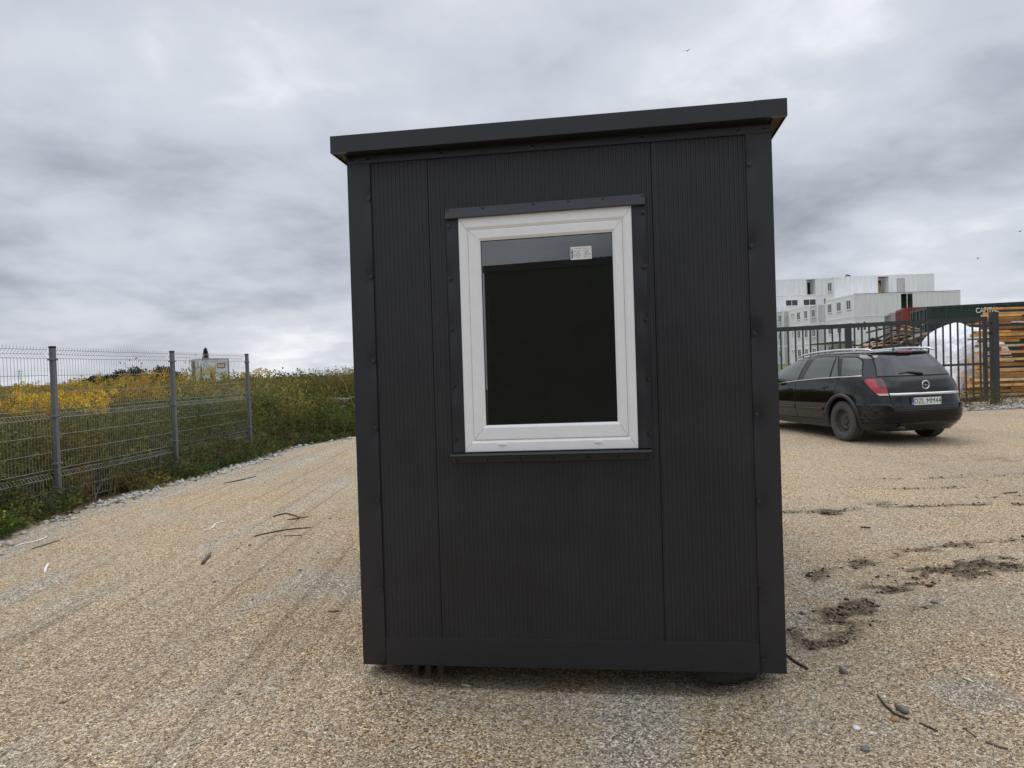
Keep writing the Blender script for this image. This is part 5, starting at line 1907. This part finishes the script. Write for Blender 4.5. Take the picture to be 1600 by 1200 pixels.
LAB = {0: 'orange brown sawn plank lying flat in the tall timber stack behind the gate post', 1: 'yellow sawn plank lying flat in the tall timber stack behind the gate post',
       2: 'pale sawn plank lying flat in the tall timber stack behind the gate post', 3: 'dark brown plank lying flat in the tall timber stack behind the gate post',
       4: 'grey weathered plank lying flat in the tall timber stack behind the gate post'}
SPECIAL = []
zgap = 1.44
while z < 2.70:
    if zgap - .02 < z < zgap + .16:
        z = zgap + .18
        zgap = -9
    t = r.choice((.052, .06, .07, .078, .085))
    k = r.choices((0, 1, 2, 3, 4), (.36, .30, .14, .14, .06))[0]
    x0 = TX0 + r.uniform(-.22, .28)
    if z > 2.45: x0 = TX0 + .02 + r.uniform(-.05, .15)
    if z < .75: x0 = TX0 - .4 + r.uniform(-.5, .15)
    x = x0
    # front row: one long plank or two butted ones
    if r.random() < .5:
        xm = x0 + r.uniform(.9, 2.2)
        plank(x, xm, TY + r.uniform(-.03, .03), z, .16, t * .93, M_PLANKS[k], LAB[k])
        k2 = r.choices((0, 1, 2, 3), (.4, .35, .1, .15))[0]
        if r.random() < .8:
            plank(xm + r.uniform(.02, .3), 18.2 + r.uniform(-.2, .3), TY + r.uniform(-.03, .05), z, .16, t * .93, M_PLANKS[k2], LAB[k2])
    else:
        plank(x, 18.2 + r.uniform(-.3, .3), TY + r.uniform(-.03, .03), z, .16, t * .93, M_PLANKS[k], LAB[k])
    # second row behind, set back
    k2 = r.choices((0, 1, 2, 3, 4), (.35, .25, .15, .2, .05))[0]
    plank(TX0 + (r.uniform(-.35, .5) if z < 2.35 else r.uniform(.1, .5)), 18.2, TY + .20 + r.uniform(-.02, .02), z + r.uniform(0, .01), .17, t * .9, M_PLANKS[k2], LAB[k2])
    z += t
    layers += 1
    if r.random() < .36:
        z += r.choice((.03, .05, .07))                                    # sticker gap
# boards that stick out to the left, seen through the gate
for (pxl, pyl, k, lab) in ((1513, 525, 0, 'long orange plank sticking furthest out of the stack towards the gate at its upper part'), (1519, 551, 0, 'short orange plank poking out of the stack just above the middle rail of the gate'),
                           (1508, 563, 1, 'pale yellow plank sticking out of the stack level with the middle rail'), (1521, 580, 0, 'orange plank end poking out just below the middle rail of the gate'),
                           (1516, 594, 2, 'pale plank sticking out low behind the dry weeds'), (1507, 603, 1, 'yellow plank sticking out lowest behind the dry weeds')):
    p = at_y(pxl, pyl, TY - .05)
    plank(p.x, 16.5, TY - .19, p.z - .04, .15, .07, M_PLANKS[k], lab, 0, 'planks sticking out of the stack')
# strips of film between the layers
for (xa, xb, zz, k, lab) in ((14.3, 18, 2.30, 5, 'white film strip edge between upper layers of the timber stack'), (14.05, 18, 1.43, 6, 'black film strip edge under the gap in the timber stack'),
                             (13.6, 18, 1.02, 6, 'black film strip edge in the lower half of the timber stack'), (13.7, 15.5, .965, 5, 'white film strip edge in the lower half of the timber stack'), (14.6, 18, 2.47, 6, 'black film strip edge near the top of the timber stack'), (14.3, 18, 2.07, 6, 'black film strip edge two thirds up the timber stack')):
    b = MB(); b.box(0, xb - xa, -.10, .10, 0, .045 if k == 6 else .028)
    tag(b.build('film_strip', M_PLANKS[k], bevel=.003, loc=(xa, TY - .02, zz)), lab, 'film')
# coloured bundles in the gap
M_BLU = mat('blue_wrap', (.03, .06, .20), .5); M_RDW = mat('red_wrap', (.50, .035, .05), .5)
for i, (x, m_, lab) in enumerate(((13.72, M_BLU, 'blue wrapped roll in the gap of the timber stack, leftmost'), (13.98, M_RDW, 'red wrapped roll in the gap of the timber stack next to the blue roll'),
                                  (14.75, M_RDW, 'red wrapped roll in the gap of the timber stack near the picture edge'), (15.05, M_BLU, 'blue wrapped roll in the gap of the timber stack beyond the red rolls'))):
    b = MB(); b.tube([(0, 0, 0), (0, 0, .01), (0, 0, .165), (0, 0, .175)], [.07, .085, .085, .07], 12)
    tag(b.build('roll', m_, smooth=True, loc=(x, TY + .02, 1.445)), lab, 'roll')
# bearers under the stack
for i in range(4):
    b = MB(); b.box(-.05, .05, -.3, .5, 0, .10)
    o = b.build('bearer', M_WOODOLD, bevel=.004, loc=(13.7 + i * 1.3, TY, gz - .04))
    tag(o, 'dark timber bearer on the ground under the plank stack', 'timber', 'bearers under the plank stack')

# heap of scrap boards behind the gate
gz = float(ground_base(12.6, 24.5))
M_SCR = [mat('scrap_dark', (.075, .05, .034), .85, noise=(6, .4)), mat('scrap_brown', (.16, .10, .06), .85, noise=(6, .4)), mat('scrap_tan', (.33, .22, .12), .85, noise=(6, .3)),
         mat('scrap_grey', (.20, .18, .165), .9, noise=(6, .3)), mat('scrap_pale', (.52, .38, .20), .85, noise=(6, .25))]
SL = ['dark broken board thrown on the scrap wood heap behind the gate', 'brown broken board thrown on the scrap wood heap behind the gate', 'tan broken board thrown on the scrap wood heap behind the gate',
      'grey weathered board thrown on the scrap wood heap behind the gate', 'pale fresh board thrown on the scrap wood heap behind the gate']
r = random.Random(81)
def heap_z(x, y):
    u = (x - 13.3) / 2.2
    w_ = (y - 24.6) / 1.6
    return gz + max(0, 2.42 * (1 - max(0, abs(u)) ** 1.6 * (1.0 if u > 0 else 1.05)) * (1 - min(1, abs(w_)) ** 2)) if abs(u) < 1.2 else gz
for i in range(230):
    x = r.uniform(11.0, 15.4); y = r.uniform(23.2, 25.0)
    top = heap_z(x, y)
    if top < gz + .15: continue
    f = r.random() ** .35
    z = gz + (top - gz) * f
    L = r.uniform(.5, 1.7); w_ = r.uniform(.07, .16); t = r.uniform(.02, .05)
    k = r.choices(range(5), (.34, .28, .14, .16, .08))[0]
    b = MB(); b.box(-L / 2, L / 2, -w_ / 2, w_ / 2, -t / 2, t / 2)
    o = b.build('scrap_board', M_SCR[k], loc=(x, y, z))
    slope = -.75 * (x - 13.3) / 2.2
    o.rotation_euler = (r.uniform(-.6, .6), -slope * .7 + r.gauss(0, .20), r.gauss(0, .6))
    tag(o, SL[k], 'board', 'boards of the scrap wood heap')
b = MB()   # dark earth and rot at the core
N = 14
vs = [(11.1 + 4.4 * i / N, 23.6 + 1.9 * j / 6, gz - .05 + .84 * (heap_z(11.1 + 4.4 * i / N, 23.6 + 1.9 * j / 6) - gz)) for j in range(7) for i in range(N + 1)]
b.add(vs, [(j * (N + 1) + i, j * (N + 1) + i + 1, (j + 1) * (N + 1) + i + 1, (j + 1) * (N + 1) + i) for j in range(6) for i in range(N)])
tag(b.build('debris_mound', M_BARK, smooth=True), 'dark heap of rotten wood under the scrap boards', 'debris', kind='stuff')

# white tarpaulin heap
pts_top = [(1444, 590), (1449, 560), (1456, 530), (1468, 514), (1481, 508), (1493, 504), (1503, 509), (1516, 512), (1530, 512), (1538, 522), (1543, 560), (1546, 600)]
prof = [at_y(px, py, 22.5) for px, py in pts_top]
b = MB()
M_ = 17
gzt_ = float(ground_base(14, 22.5)) - .02
rows = []
for j in range(M_):
    a = pi * j / (M_ - 1)
    dy = -cos(a) * 1.25
    k = sin(a) ** .55
    row = []
    for i in range(61):
        q = i / 60 * (len(prof) - 1); i0 = min(int(q), len(prof) - 2); f = q - i0
        x = prof[i0].x * (1 - f) + prof[i0 + 1].x * f; zz = prof[i0].z * (1 - f) + prof[i0 + 1].z * f
        fold = .16 * abs(float(vnoise(x * 4.3 + dy * 1.2, dy * .9 + zz * .5, 91)) - .5) + .07 * (float(vnoise(x * 9, dy * 5 + zz * 3, 92)) - .5) - .04
        row.append((x + fold * .6, 22.5 + dy * (1 + .25 * (1 - k)) + fold, gzt_ + (zz - gzt_) * k + fold * .35 * k))
    rows.append(row)
for j in range(M_ - 1):
    b.add(rows[j] + rows[j + 1], [(i, i + 1, 61 + i + 1, 61 + i) for i in range(60)])
tag(b.build('tarpaulin', M_TARP, smooth=True), 'big heap covered with a crumpled white tarpaulin behind the gate', 'tarpaulin')

# ------------------------------------------------------------------ shipping containers
def shipping_container(name, label, loc, rz, L, Wd, H, m, doors=True):
    """origin at the left near bottom corner, length along local x"""
    root = empty(name, loc, rz, label, 'container', 'shipping containers behind the gate')
    def corr(u0, u1, f, z0, z1):
        b = MB(); p = .278; n = max(1, int(round((u1 - u0) / p))); p = (u1 - u0) / n
        pts = []
        for i in range(n):
            for t, h in ((0, 0), (.26, 0), (.5, .036), (.76, .036)):
                pts.append((u0 + (i + t) * p, h))
        pts.append((u1, 0)); k = len(pts)
        vs = [f(u, h, z0) for u, h in pts] + [f(u, h, z1) for u, h in pts]
        b.add(vs, [(i, i + 1, k + i + 1, k + i) for i in range(k - 1)])
        return b
    corr(.1, L - .1, lambda u, h, z: (u, h + .012, z), .14, H - .10).build('side_panel', m, root)
    corr(.1, L - .1, lambda u, h, z: (u, Wd - h - .012, z), .14, H - .10).build('side_panel', m, root)
    b = MB()
    for x in (0, L - .1):
        for y in (0, Wd - .1): b.box(x, x + .1, y, y + .1, 0, H)
    for y in (0, Wd - .08): b.box(.1, L - .1, y, y + .08, 0, .14); b.box(.1, L - .1, y, y + .07, H - .10, H - .002)
    for x in (0, L - .08): b.box(x, x + .08, .1, Wd - .1, 0, .14); b.box(x, x + .08, .1, Wd - .1, H - .12, H - .002)
    b.build('frame', m, root)
    b = MB(); b.box(.08, L - .08, .08, Wd - .08, H - .06, H - .03); b.build('roof', m, root)
    corr(.1, Wd - .1, lambda u, h, z: (L - .012 - h, u, z), .14, H - .12).build('end_panel', m, root)
    for y0, y1 in ((.1, Wd / 2 - .006), (Wd / 2 + .006, Wd - .1)):
        b = corr(y0, y1, lambda u, h, z: (.02 + h, u, z), .15, H - .13)
        d = b.build('door', m, root)
        b = MB()
        for y in (y0 + .25, y1 - .25):
            b.tube([(.0, y, .1), (.0, y, H - .08)], .02, 6)
            for z in (.5, 1.1, 2.1): b.box(-.02, .03, y - .05, y + .05, z, z + .06)
        b.build('lock_bar', M_GALV, d)
    return root


gc = at_y(1448, 479, 29)
RZ = radians(-15.5)
g0 = float(ground_base(17, 29)); HG = gc.z - g0
green = shipping_container('shipping_container', 'dark green corrugated container with white lettering behind the timber stack', (gc.x, gc.y, g0), RZ, 12.19, 2.44, HG, M_GREENC)
b = MB()
for y in (.42, .62): b.box(-.012, -.004, y + .08, y + .2, HG - .72, HG - .50)
b.build('paper_mark', M_LETTER, green)
# lettering on the long side, placed where the photo shows it
GMi = (Matrix.Translation((gc.x, gc.y, g0)) @ Matrix.Rotation(RZ, 4, 'Z')).inverted()
def on_side(px, py):
    d = Vector(ray(px, py)); o = Vector((0, 0, EYE))
    n_ = Vector((-sin(RZ), cos(RZ), 0)); p0 = Vector((gc.x, gc.y, 0))
    t = (p0 - o).dot(n_) / d.dot(n_)
    return GMi @ (o + d * t)
pa, pb = on_side(1524.7, 487), on_side(1560.5, 483)
pt, pbm = on_side(1527, 481.5), on_side(1527, 489.3)
hgt = (pt.z - pbm.z)
tm = text_mesh('lettering', 'CAPITAL', hgt * 1.42, Matrix.Translation(((pa.x + pb.x) / 2, .004, (pt.z + pbm.z) / 2)) @ Matrix.Rotation(pi / 2, 4, 'X'), M_LETTER, green, .001, 1.0, 0, .004)
xs = [v.co.x for v in tm.data.vertices]; c_ = (min(xs) + max(xs)) / 2; k_ = (pb.x - pa.x) / (max(xs) - min(xs))
for v in tm.data.vertices: v.co.x = c_ + (v.co.x - c_) * k_
rc = at_y(1412, 481, 34)
g1 = float(ground_base(19, 34))
shipping_container('shipping_container', 'rust red corrugated container standing left of the green one', (rc.x, rc.y, g1), radians(-20), 6.06, 2.44, rc.z - g1, M_REDC)
wc = at_y(1392, 488.5, 38.5)
shipping_container('shipping_container', 'small pale grey container with rusty edges left of the red one', (wc.x, wc.y, g1), radians(-20), 6.06, 2.44, wc.z - g1, M_GREYC)

# ------------------------------------------------------------------ stacked white office containers
UH = 2.57
Z0 = .80
def office(label, x0, y0, lev, L=6.02, D=2.42, end_win=((.5, 1.0, 1.15),), front=(), m=None, grp='white office containers', dark_edge=False):
    """end_win: (centre fraction, width, height) on the left end; front: (x0,x1,z0,z1,kind) on the long face"""
    root = empty('office_container', (x0, y0, Z0 + lev * UH), 0, label, 'container', grp)
    H = UH - .03
    m = m or M_WHITEC
    # long face with openings
    b = MB()
    xs_ = sorted({.12, L - .12, *[f[0] for f in front], *[f[1] for f in front]})
    zs_ = sorted({.12, H - .12, *[f[2] for f in front], *[f[3] for f in front]})
    for i in range(len(xs_) - 1):
        for j in range(len(zs_) - 1):
            xa, xb, za, zb = xs_[i], xs_[i + 1], zs_[j], zs_[j + 1]
            if any(f[0] <= xa + 1e-6 and xb <= f[1] + 1e-6 and f[2] <= za + 1e-6 and zb <= f[3] + 1e-6 for f in front): continue
            b.box(xa, xb, .02, .06, za, zb)
    # sheet joints: shallow battens
    x = .12 + 1.12
    while x < L - .2:
        if not any(f[0] - .02 < x < f[1] + .02 for f in front): b.box(x - .012, x + .012, .012, .021, .13, H - .13)
        x += 1.12
    b.box(.02, .06, .12, D - .12, .12, H - .12)
    b.box(L - .06, L - .02, .12, D - .12, .12, H - .12)
    b.box(.12, L - .12, D - .06, D - .02, .12, H - .12)
    b.box(.06, L - .06, .061, D - .061, H - .07, H - .03); b.box(.06, L - .06, .061, D - .061, .05, .10)
    b.build('wall', m, root)
    b = MB()
    for x in (0, L - .12):
        for y in (0, D - .12): b.box(x, x + .12, y, y + .12, 0, H)
    for z in (0, H - .12):
        for y in (0, D - .10): b.box(.12, L - .12, y, y + .10, z, z + .12)
        for x in (0, L - .10): b.box(x, x + .10, .12, D - .12, z, z + .12)
    b.build('frame', M_FRAMEC, root)
    if dark_edge:
        b = MB(); b.box(.02, L, -.012, .03, H + .001, H + .045); b.build('roof_edge', M_RUST, root)
    def window(face, c, w, z0, h):
        wn = MB(); pn = MB()
        f = .055
        def bx(B_, a0, a1, zA, zB, d0, d1):
            if face == 'end': B_.box(d0, d1, a0, a1, zA, zB)
            else: B_.box(a0, a1, d0, d1, zA, zB)
        o0, o1 = -.02, .045
        bx(wn, c - w / 2, c + w / 2, z0, z0 + f, o0, o1); bx(wn, c - w / 2, c + w / 2, z0 + h - f * 2.4, z0 + h, o0, o1)
        bx(wn, c - w / 2, c - w / 2 + f, z0 + f, z0 + h - f * 2.4, o0, o1); bx(wn, c + w / 2 - f, c + w / 2, z0 + f, z0 + h - f * 2.4, o0, o1)
        if w > .6: bx(wn, c - f * .6, c + f * .6, z0 + f, z0 + h - f * 2.4, o0, o1)
        bx(wn, c - w / 2 - .05, c + w / 2 + .05, z0 - .045, z0 - .001, -.07, .03)
        o = wn.build('window', M_FRAMEC, root)
        bx(pn, c - w / 2 + f * .9, c + w / 2 - f * .9, z0 + f * .9, z0 + h - f * 2.3, .006, .018)
        pn.build('pane', M_GLASSD, o)
    for (fr, w, h) in end_win:
        window('end', D * fr, w, .92 if h > .7 else 1.45, h)
    for f in front:
        xa, xb, za, zb, kind = f
        if kind == 'win':
            window('front', (xa + xb) / 2, xb - xa + .02, za - .01, zb - za + .02)
        elif kind == 'open':
            b = MB()
            b.box(xa - .05, xa - .001, .061, 2.2, za, zb); b.box(xb + .001, xb + .05, .061, 2.2, za, zb)
            b.box(xa, xb, 1.6, 1.64, za, zb); b.box(xa, xb, .061, 1.6, za - .05, za - .001)
            b.build('reveal', m, root)
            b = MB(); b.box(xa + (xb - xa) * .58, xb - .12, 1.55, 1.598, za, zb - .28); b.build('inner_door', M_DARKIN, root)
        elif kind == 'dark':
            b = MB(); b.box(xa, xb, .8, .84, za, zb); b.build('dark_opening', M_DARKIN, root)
            b = MB(); b.box((xa + xb) / 2 + .02, (xa + xb) / 2 + .09, .03, .055, za, zb); b.box(xa, xa + .05, .03, .055, za, zb); b.build('opening_frame', M_FRAMEC, root)
        elif kind == 'door':
            b = MB(); b.box(xa + .012, xb - .012, .028, .05, za, zb - .012); b.build('door', M_WHITED, root)
            b = MB(); b.box(xb - .13, xb - .09, .01, .0275, za + .95, za + 1.05); b.build('door_handle', M_CAP, root)
            b = MB(); b.box(xa - .03, xa + .011, .012, .058, za, zb + .03); b.box(xb - .011, xb + .03, .012, .058, za, zb + .03); b.box(xa + .011, xb - .011, .012, .058, zb - .011, zb + .03); b.build('door_frame', M_GALV, root)
        elif kind == 'vent':
            b = MB(); b.box(xa, xb, .03, .05, za, zb); b.build('vent', M_GLASSD, root)
    return root


ORD = ['ground floor', 'second level', 'third level', 'fourth level', 'top fifth level']
ROW = ['nearest row', 'second row from the front', 'third row from the front', 'rearmost row']
AX, AY = 38.5, 80.0
one = ((.5, 1.05, 1.15),)
# near stack: three rows deep, long sides to the viewer
for lev in range(3):
    for row in range(3):
        X = AX + (0 if row == 0 else .02 * row)
        fr = ()
        if row == 0 and lev == 1: fr = ((.35, .6, 1.1, 1.9, 'vent'), (1.05, 1.3, 1.1, 2.0, 'vent'))
        ew = one if not (row == 0 and lev == 1) else ((.45, 1.15, 1.15),)
        office('white container with end window, %s of near stack, %s' % (ORD[lev], ROW[row]), X, AY + row * 2.45, lev, L=5.1 if lev == 2 and row == 0 else 6.02, end_win=ew, front=fr, dark_edge=lev == 2 and row == 0)
    fr = ((.16, 1.50, .12, 2.42, 'dark'),) if lev == 2 else ()
    office('plain white container at the right end of the near stack, %s' % ORD[lev], AX + (5.12 if lev == 2 else 6.04), AY, lev, dark_edge=lev == 2, L=6.85 if lev == 2 else 6.02, end_win=(), front=fr)
office('white office container with an end window on top of the near stack', AX + .12, AY + 4.9, 3, L=5.0, end_win=one)
office('white container with open doorway and narrow closed door on top of the near stack', AX + 5.14, AY + 4.9, 3, L=6.85, end_win=(), front=((.16, 1.45, .12, 2.36, 'open'), (2.46, 3.30, .15, 2.05, 'door')))
b = MB()
for k, (x, l_, h_) in enumerate(((.0, .1, 1.9), (.14, .12, 2.0), (.30, .1, 1.6), (.42, .08, 1.3))):
    b.box(x, x + l_, .0, .05, 0, h_)
o = b.build('board_stack', M_BOARD, loc=(AX + 5.55, AY + 5.6, Z0 + 3 * UH + .13)); o.rotation_euler = (-.12, 0, 0)
tag(o, 'raw boards leaning inside the open doorway of the topmost near container', 'boards')
# middle stack
CX, CY = 40.0, 93.0
for lev in range(3):
    for row in range(4):
        ew = one if row < 3 else ((.2, .35, .6), (.45, .35, .6))
        office('white container of the middle stack, %s, %s' % (ORD[lev], ROW[row]), CX + .01 * row, CY + row * 2.45, lev, end_win=ew, m=M_WHITED if (row == 0) else None)
# far left stack
for lev in range(3):
    for row in range(2):
        office('white container of stack beside the cabin, %s, %s' % (ORD[lev], ['front row', 'back row'][row]), 39.35, 103.0 + row * 2.45, lev, end_win=one, m=M_WHITED if row == 0 else None)
# rear block, five levels, long sides to the viewer
BY = 109.0
for lev in range(5):
    for k in range(3):
        fr = ()
        if lev == 4 and k == 1: fr = ((3.75, 5.1, .12, 2.40, 'open'),)
        if lev == 3: fr = ((.5, 2.35, 1.05, 2.05, 'win'), (3.2, 5.1, 1.05, 2.05, 'win')) if k != 2 else ((.3, 1.35, 1.0, 2.0, 'dark'), (2.3, 3.6, 1.05, 2.05, 'win'))
        office('white container of tall rear block, %s, %s' % (ORD[lev], ['left end hidden by the cabin', 'middle of the row', 'right end of the row'][k]), 35.55 + k * 6.05, BY, lev, end_win=(), front=fr)
# canopy over the ground floor of the near stack
b = MB(); b.box(36.6, 38.47, 80.2, 87.2, Z0 + UH - .28, Z0 + UH - .12)
tag(b.build('canopy', M_RUST), 'thin dark brown canopy along the ground floor of the near stack', 'canopy')


# birds on the roof edge and in the sky
M_BIRD = mat('bird_feathers', (.035, .035, .04), .7)
def bird(loc, s, fly, label, grp, rz=0):
    b = MB()
    b.tube([(-.16 * s, 0, -.02 * s), (-.08 * s, 0, 0), (0, 0, .02 * s), (.08 * s, 0, .05 * s), (.12 * s, 0, .10 * s), (.16 * s, 0, .11 * s), (.20 * s, 0, .10 * s)], [.012 * s, .04 * s, .065 * s, .05 * s, .03 * s, .03 * s, .004 * s], 8)
    b.add([(-.12 * s, -.02 * s, 0), (-.12 * s, .02 * s, 0), (-.30 * s, .03 * s, -.05 * s), (-.30 * s, -.03 * s, -.05 * s)], [(0, 1, 2, 3)])
    if fly:
        for q in (-1, 1):
            b.add([(.06 * s, q * .03 * s, .03 * s), (-.08 * s, q * .03 * s, .03 * s), (-.10 * s, q * .25 * s, .14 * s), (.0, q * .27 * s, .15 * s), (-.14 * s, q * .5 * s, .08 * s)], [(0, 1, 2, 3), (3, 2, 4)])
    else:
        for q in (-1, 1): b.tube([(0, q * .02 * s, -.03 * s), (.01 * s, q * .02 * s, -.12 * s)], .006 * s, 4)
    o = b.build('bird', M_BIRD, smooth=True, loc=loc); o.rotation_euler = (0, 0, rz)
    tag(o, label, 'bird', grp)
zt_ = Z0 + 4 * UH - .03
bird((at_y(1322.5, 429, 86).x, 86, zt_ + .17), 1.5, False, 'small dark bird perched on the roof edge of the containers, left of the pair', 'birds', .4)
bird((at_y(1326.5, 429, 86).x, 86, zt_ + .17), 1.5, False, 'small dark bird perched on the roof edge of the containers, right of the pair', 'birds', 2.6)
bird(at_y(1074, 80, 90), 1.1, True, 'tiny dark bird flying in the sky above the cabin', 'birds', 1.0)
bird(at_y(1593.5, 362, 80), .9, True, 'tiny dark bird flying at the right edge of the sky', 'birds', .3)
bird(at_y(1528, 404, 90), .8, True, 'tiny dark bird flying above the green container', 'birds', 2.0)
# ------------------------------------------------------------------ litter on the gravel
def lay(name, pix, r0, m, label, cat, grp=None, n=6, lift=.0, flat=1.0):
    """a stick or strip lying on the ground through photo pixels"""
    P = [gpix(*p) for p in pix]
    if name == 'stick': r0 *= .68
    o0 = P[0].copy()
    b = MB()
    rs = [r0 * (.7 if i in (0, len(P) - 1) else 1) for i in range(len(P))]
    b.tube([(p.x - o0.x, p.y - o0.y, p.z - o0.z + r0 * flat + lift) for p in P], rs, n)
    if flat < 1:
        for i in range(len(b.v)):
            k = i // n if i < len(P) * n else 0
            c = P[min(k, len(P) - 1)]
            b.v[i] = (b.v[i][0], b.v[i][1], (c.z - o0.z) + r0 * flat + lift + (b.v[i][2] - (c.z - o0.z) - r0 * flat - lift) * flat)
    o = b.build(name, m, smooth=True, loc=o0)
    return tag(o, label, cat, grp)


lay('plastic_strip', [(20, 856), (36, 850), (48, 848), (60, 845), (70, 841), (74, 838)], .011, M_STRIP, 'long crooked white plastic strip near the left edge of the gravel', 'strip', flat=.4)
lay('plastic_strip', [(70, 896), (71, 889), (74, 884), (76, 881)], .012, M_STRIP, 'short curved white strip below the long crooked one', 'strip', flat=.4)
lay('plastic_strip', [(320, 830), (332, 825), (336, 819), (345, 816), (358, 815)], .010, M_STRIP, 'thin pale bent strip on the gravel right of the brown stick', 'strip', flat=.4)
lay('plastic_strip', [(1275 + 230, 1060), (1513, 1063), (1521, 1067)], .008, mat('pale_wood', (.72, .66, .52), .7), 'pale wood splinter lying on the gravel at lower right', 'splinter', flat=.5)
lay('stick', [(50, 858), (70, 852), (93, 845)], .007, M_BARK, 'thin dark stick just below the long white strip', 'stick')
lay('stick', [(316, 883), (320, 877), (329, 867)], .022, M_WOODOLD, 'short thick brown stick standing out on the left gravel', 'stick')
lay('stick', [(427, 808), (437, 805), (447, 803), (460, 806), (468, 809)], .010, M_BARK, 'dark bent twig farthest up the gravel left of the cabin', 'stick')
lay('stick', [(449, 813), (465, 811), (481, 808)], .009, M_BARK, 'dark twig crossing just under the bent twig', 'stick')
lay('stick', [(397, 839), (417, 834), (438, 830), (460, 827), (486, 825)], .009, M_BARK, 'longest dark twig curving over the gravel left of the cabin', 'stick')
lay('stick', [(443, 838), (471, 837)], .007, M_BARK, 'short dark twig under the longest twig', 'stick')
lay('stick', [(512, 957), (530, 956)], .010, M_WOODOLD, 'small brown stick close to the left side of the cabin', 'stick')
lay('stick', [(350, 756), (375, 751), (400, 745)], .012, M_BARK, 'dark thin branch lying near the line of pale stones', 'stick')
lay('stick', [(1371, 1088), (1384, 1105), (1398, 1117), (1420, 1126)], .008, M_BARK, 'dark curved twig on the lower right gravel beside a grey stone', 'stick')
lay('stick', [(1437, 1131), (1455, 1139), (1465, 1144)], .006, M_BARK, 'dark twig following on from the curved twig', 'stick')
lay('stick', [(1505, 1138), (1525, 1153)], .005, M_BARK, 'thin dark twig at the lower right', 'stick')
lay('stick', [(1540, 1160), (1560, 1168), (1575, 1172)], .007, M_WOODOLD, 'brown stick nearest the lower right corner', 'stick')
lay('stick', [(1225, 1022), (1243, 1036), (1262, 1047)], .010, M_BARK, 'dark stick half buried at the right corner of the cabin', 'stick')
lay('stick', [(1345, 825), (1360, 826)], .014, M_BARK, 'short dark stick on the gravel below the car', 'stick')
lay('stick', [(1568, 772), (1590, 770)], .012, M_BARK, 'dark stick near the right edge level with the car shadow', 'stick')
lay('plastic_strip', [(721, 1070), (728, 1072), (735, 1073)], .009, M_STRIP, 'small white strip on the gravel in front of the cabin', 'strip', flat=.4)


def lump(px, py, s, m, label, cat='stone', flat=.6, seed=0, name='stone'):
    p = gpix(px, py)
    o = rocks(name, np.array([[0, 0, 0.]]), np.array([s * .52]), [m], [0], 500 + seed, flat)
    o.location = (p.x, p.y, p.z + s * flat * .35)
    return tag(o, label, cat)


lump(1255, 959, .045, M_STONE, 'pale grey stone lying by the right side of the cabin beside dark mud', seed=1)
lump(1290, 803, .10, mat('mud_clod', (.035, .024, .015), .95, noise=(12, .4)), 'dark clod of mud on the gravel below the car', 'mud clod', .5, 2, 'mud_clod')
lump(1263, 900, .035, MATS['mud_clod'], 'small dark clod of mud right of the cabin wall', 'mud clod', .6, 3, 'mud_clod')
lump(1460, 942, .045, M_STONE2, 'flat dark grey stone on the gravel under the rut', seed=4, flat=.4)
lump(1410, 1112, .050, M_STONE2, 'rounded grey stone beside the curved twig', seed=5)
lump(1318, 1051, .042, M_STONE2, 'dark grey stone right of the cabin corner', seed=6)
lump(1351, 1172, .048, M_STONE2, 'flat dark stone near the bottom edge right of the cabin', seed=7, flat=.4)
lump(593, 1085, .045, M_STONE2, 'flat blue grey stone on the gravel below the cabin corner', seed=8, flat=.3)
lump(1240, 914, .022, M_STONE, 'small white stone against the right side of the cabin', seed=9)
lump(1338, 1139, .035, mat('white_scrap', (.74, .73, .70), .7), 'white crumpled scrap lying near the bottom right of the cabin', 'scrap', .4, 10, 'paper_scrap')
lump(1382, 1090, .016, MATS['white_scrap'], 'small white fragment beside the curved twig', 'scrap', .5, 11, 'paper_scrap')
lump(1442, 910, .028, mat('orange_scrap', (.60, .14, .06), .6), 'small orange and white scrap lying in the dark rut', 'scrap', .4, 12, 'paper_scrap')
lump(1435, 911, .018, MATS['white_scrap'], 'tiny white scrap next to the orange scrap in the rut', 'scrap', .4, 13, 'paper_scrap')
lump(1396, 1126, .035, mat('rust_stone', (.42, .20, .07), .85, noise=(20, .3)), 'small rusty orange lump under the curved twig', seed=14, flat=.4)
r = np.random.default_rng(95)
n = 170
y = 2.8 + 9.5 * r.random(n) ** 1.3
x = r.uniform(-.62, .82, n) * y
k = (edge_x(y) - x < -.2) & ~((x > -1.0) & (x < 1.6) & (y > 3.1))
S = r.uniform(.007, .016, n)
P = np.stack([x, y, ground_z(x, y) + S * .2], 1)[k]
tag(rocks('gravel', P, S[k], M_PEB, r.choice(6, n, p=[.25, .2, .15, .25, .13, .02])[k], 96, .6), 'larger loose pebbles scattered over the yard', 'gravel', kind='stuff')
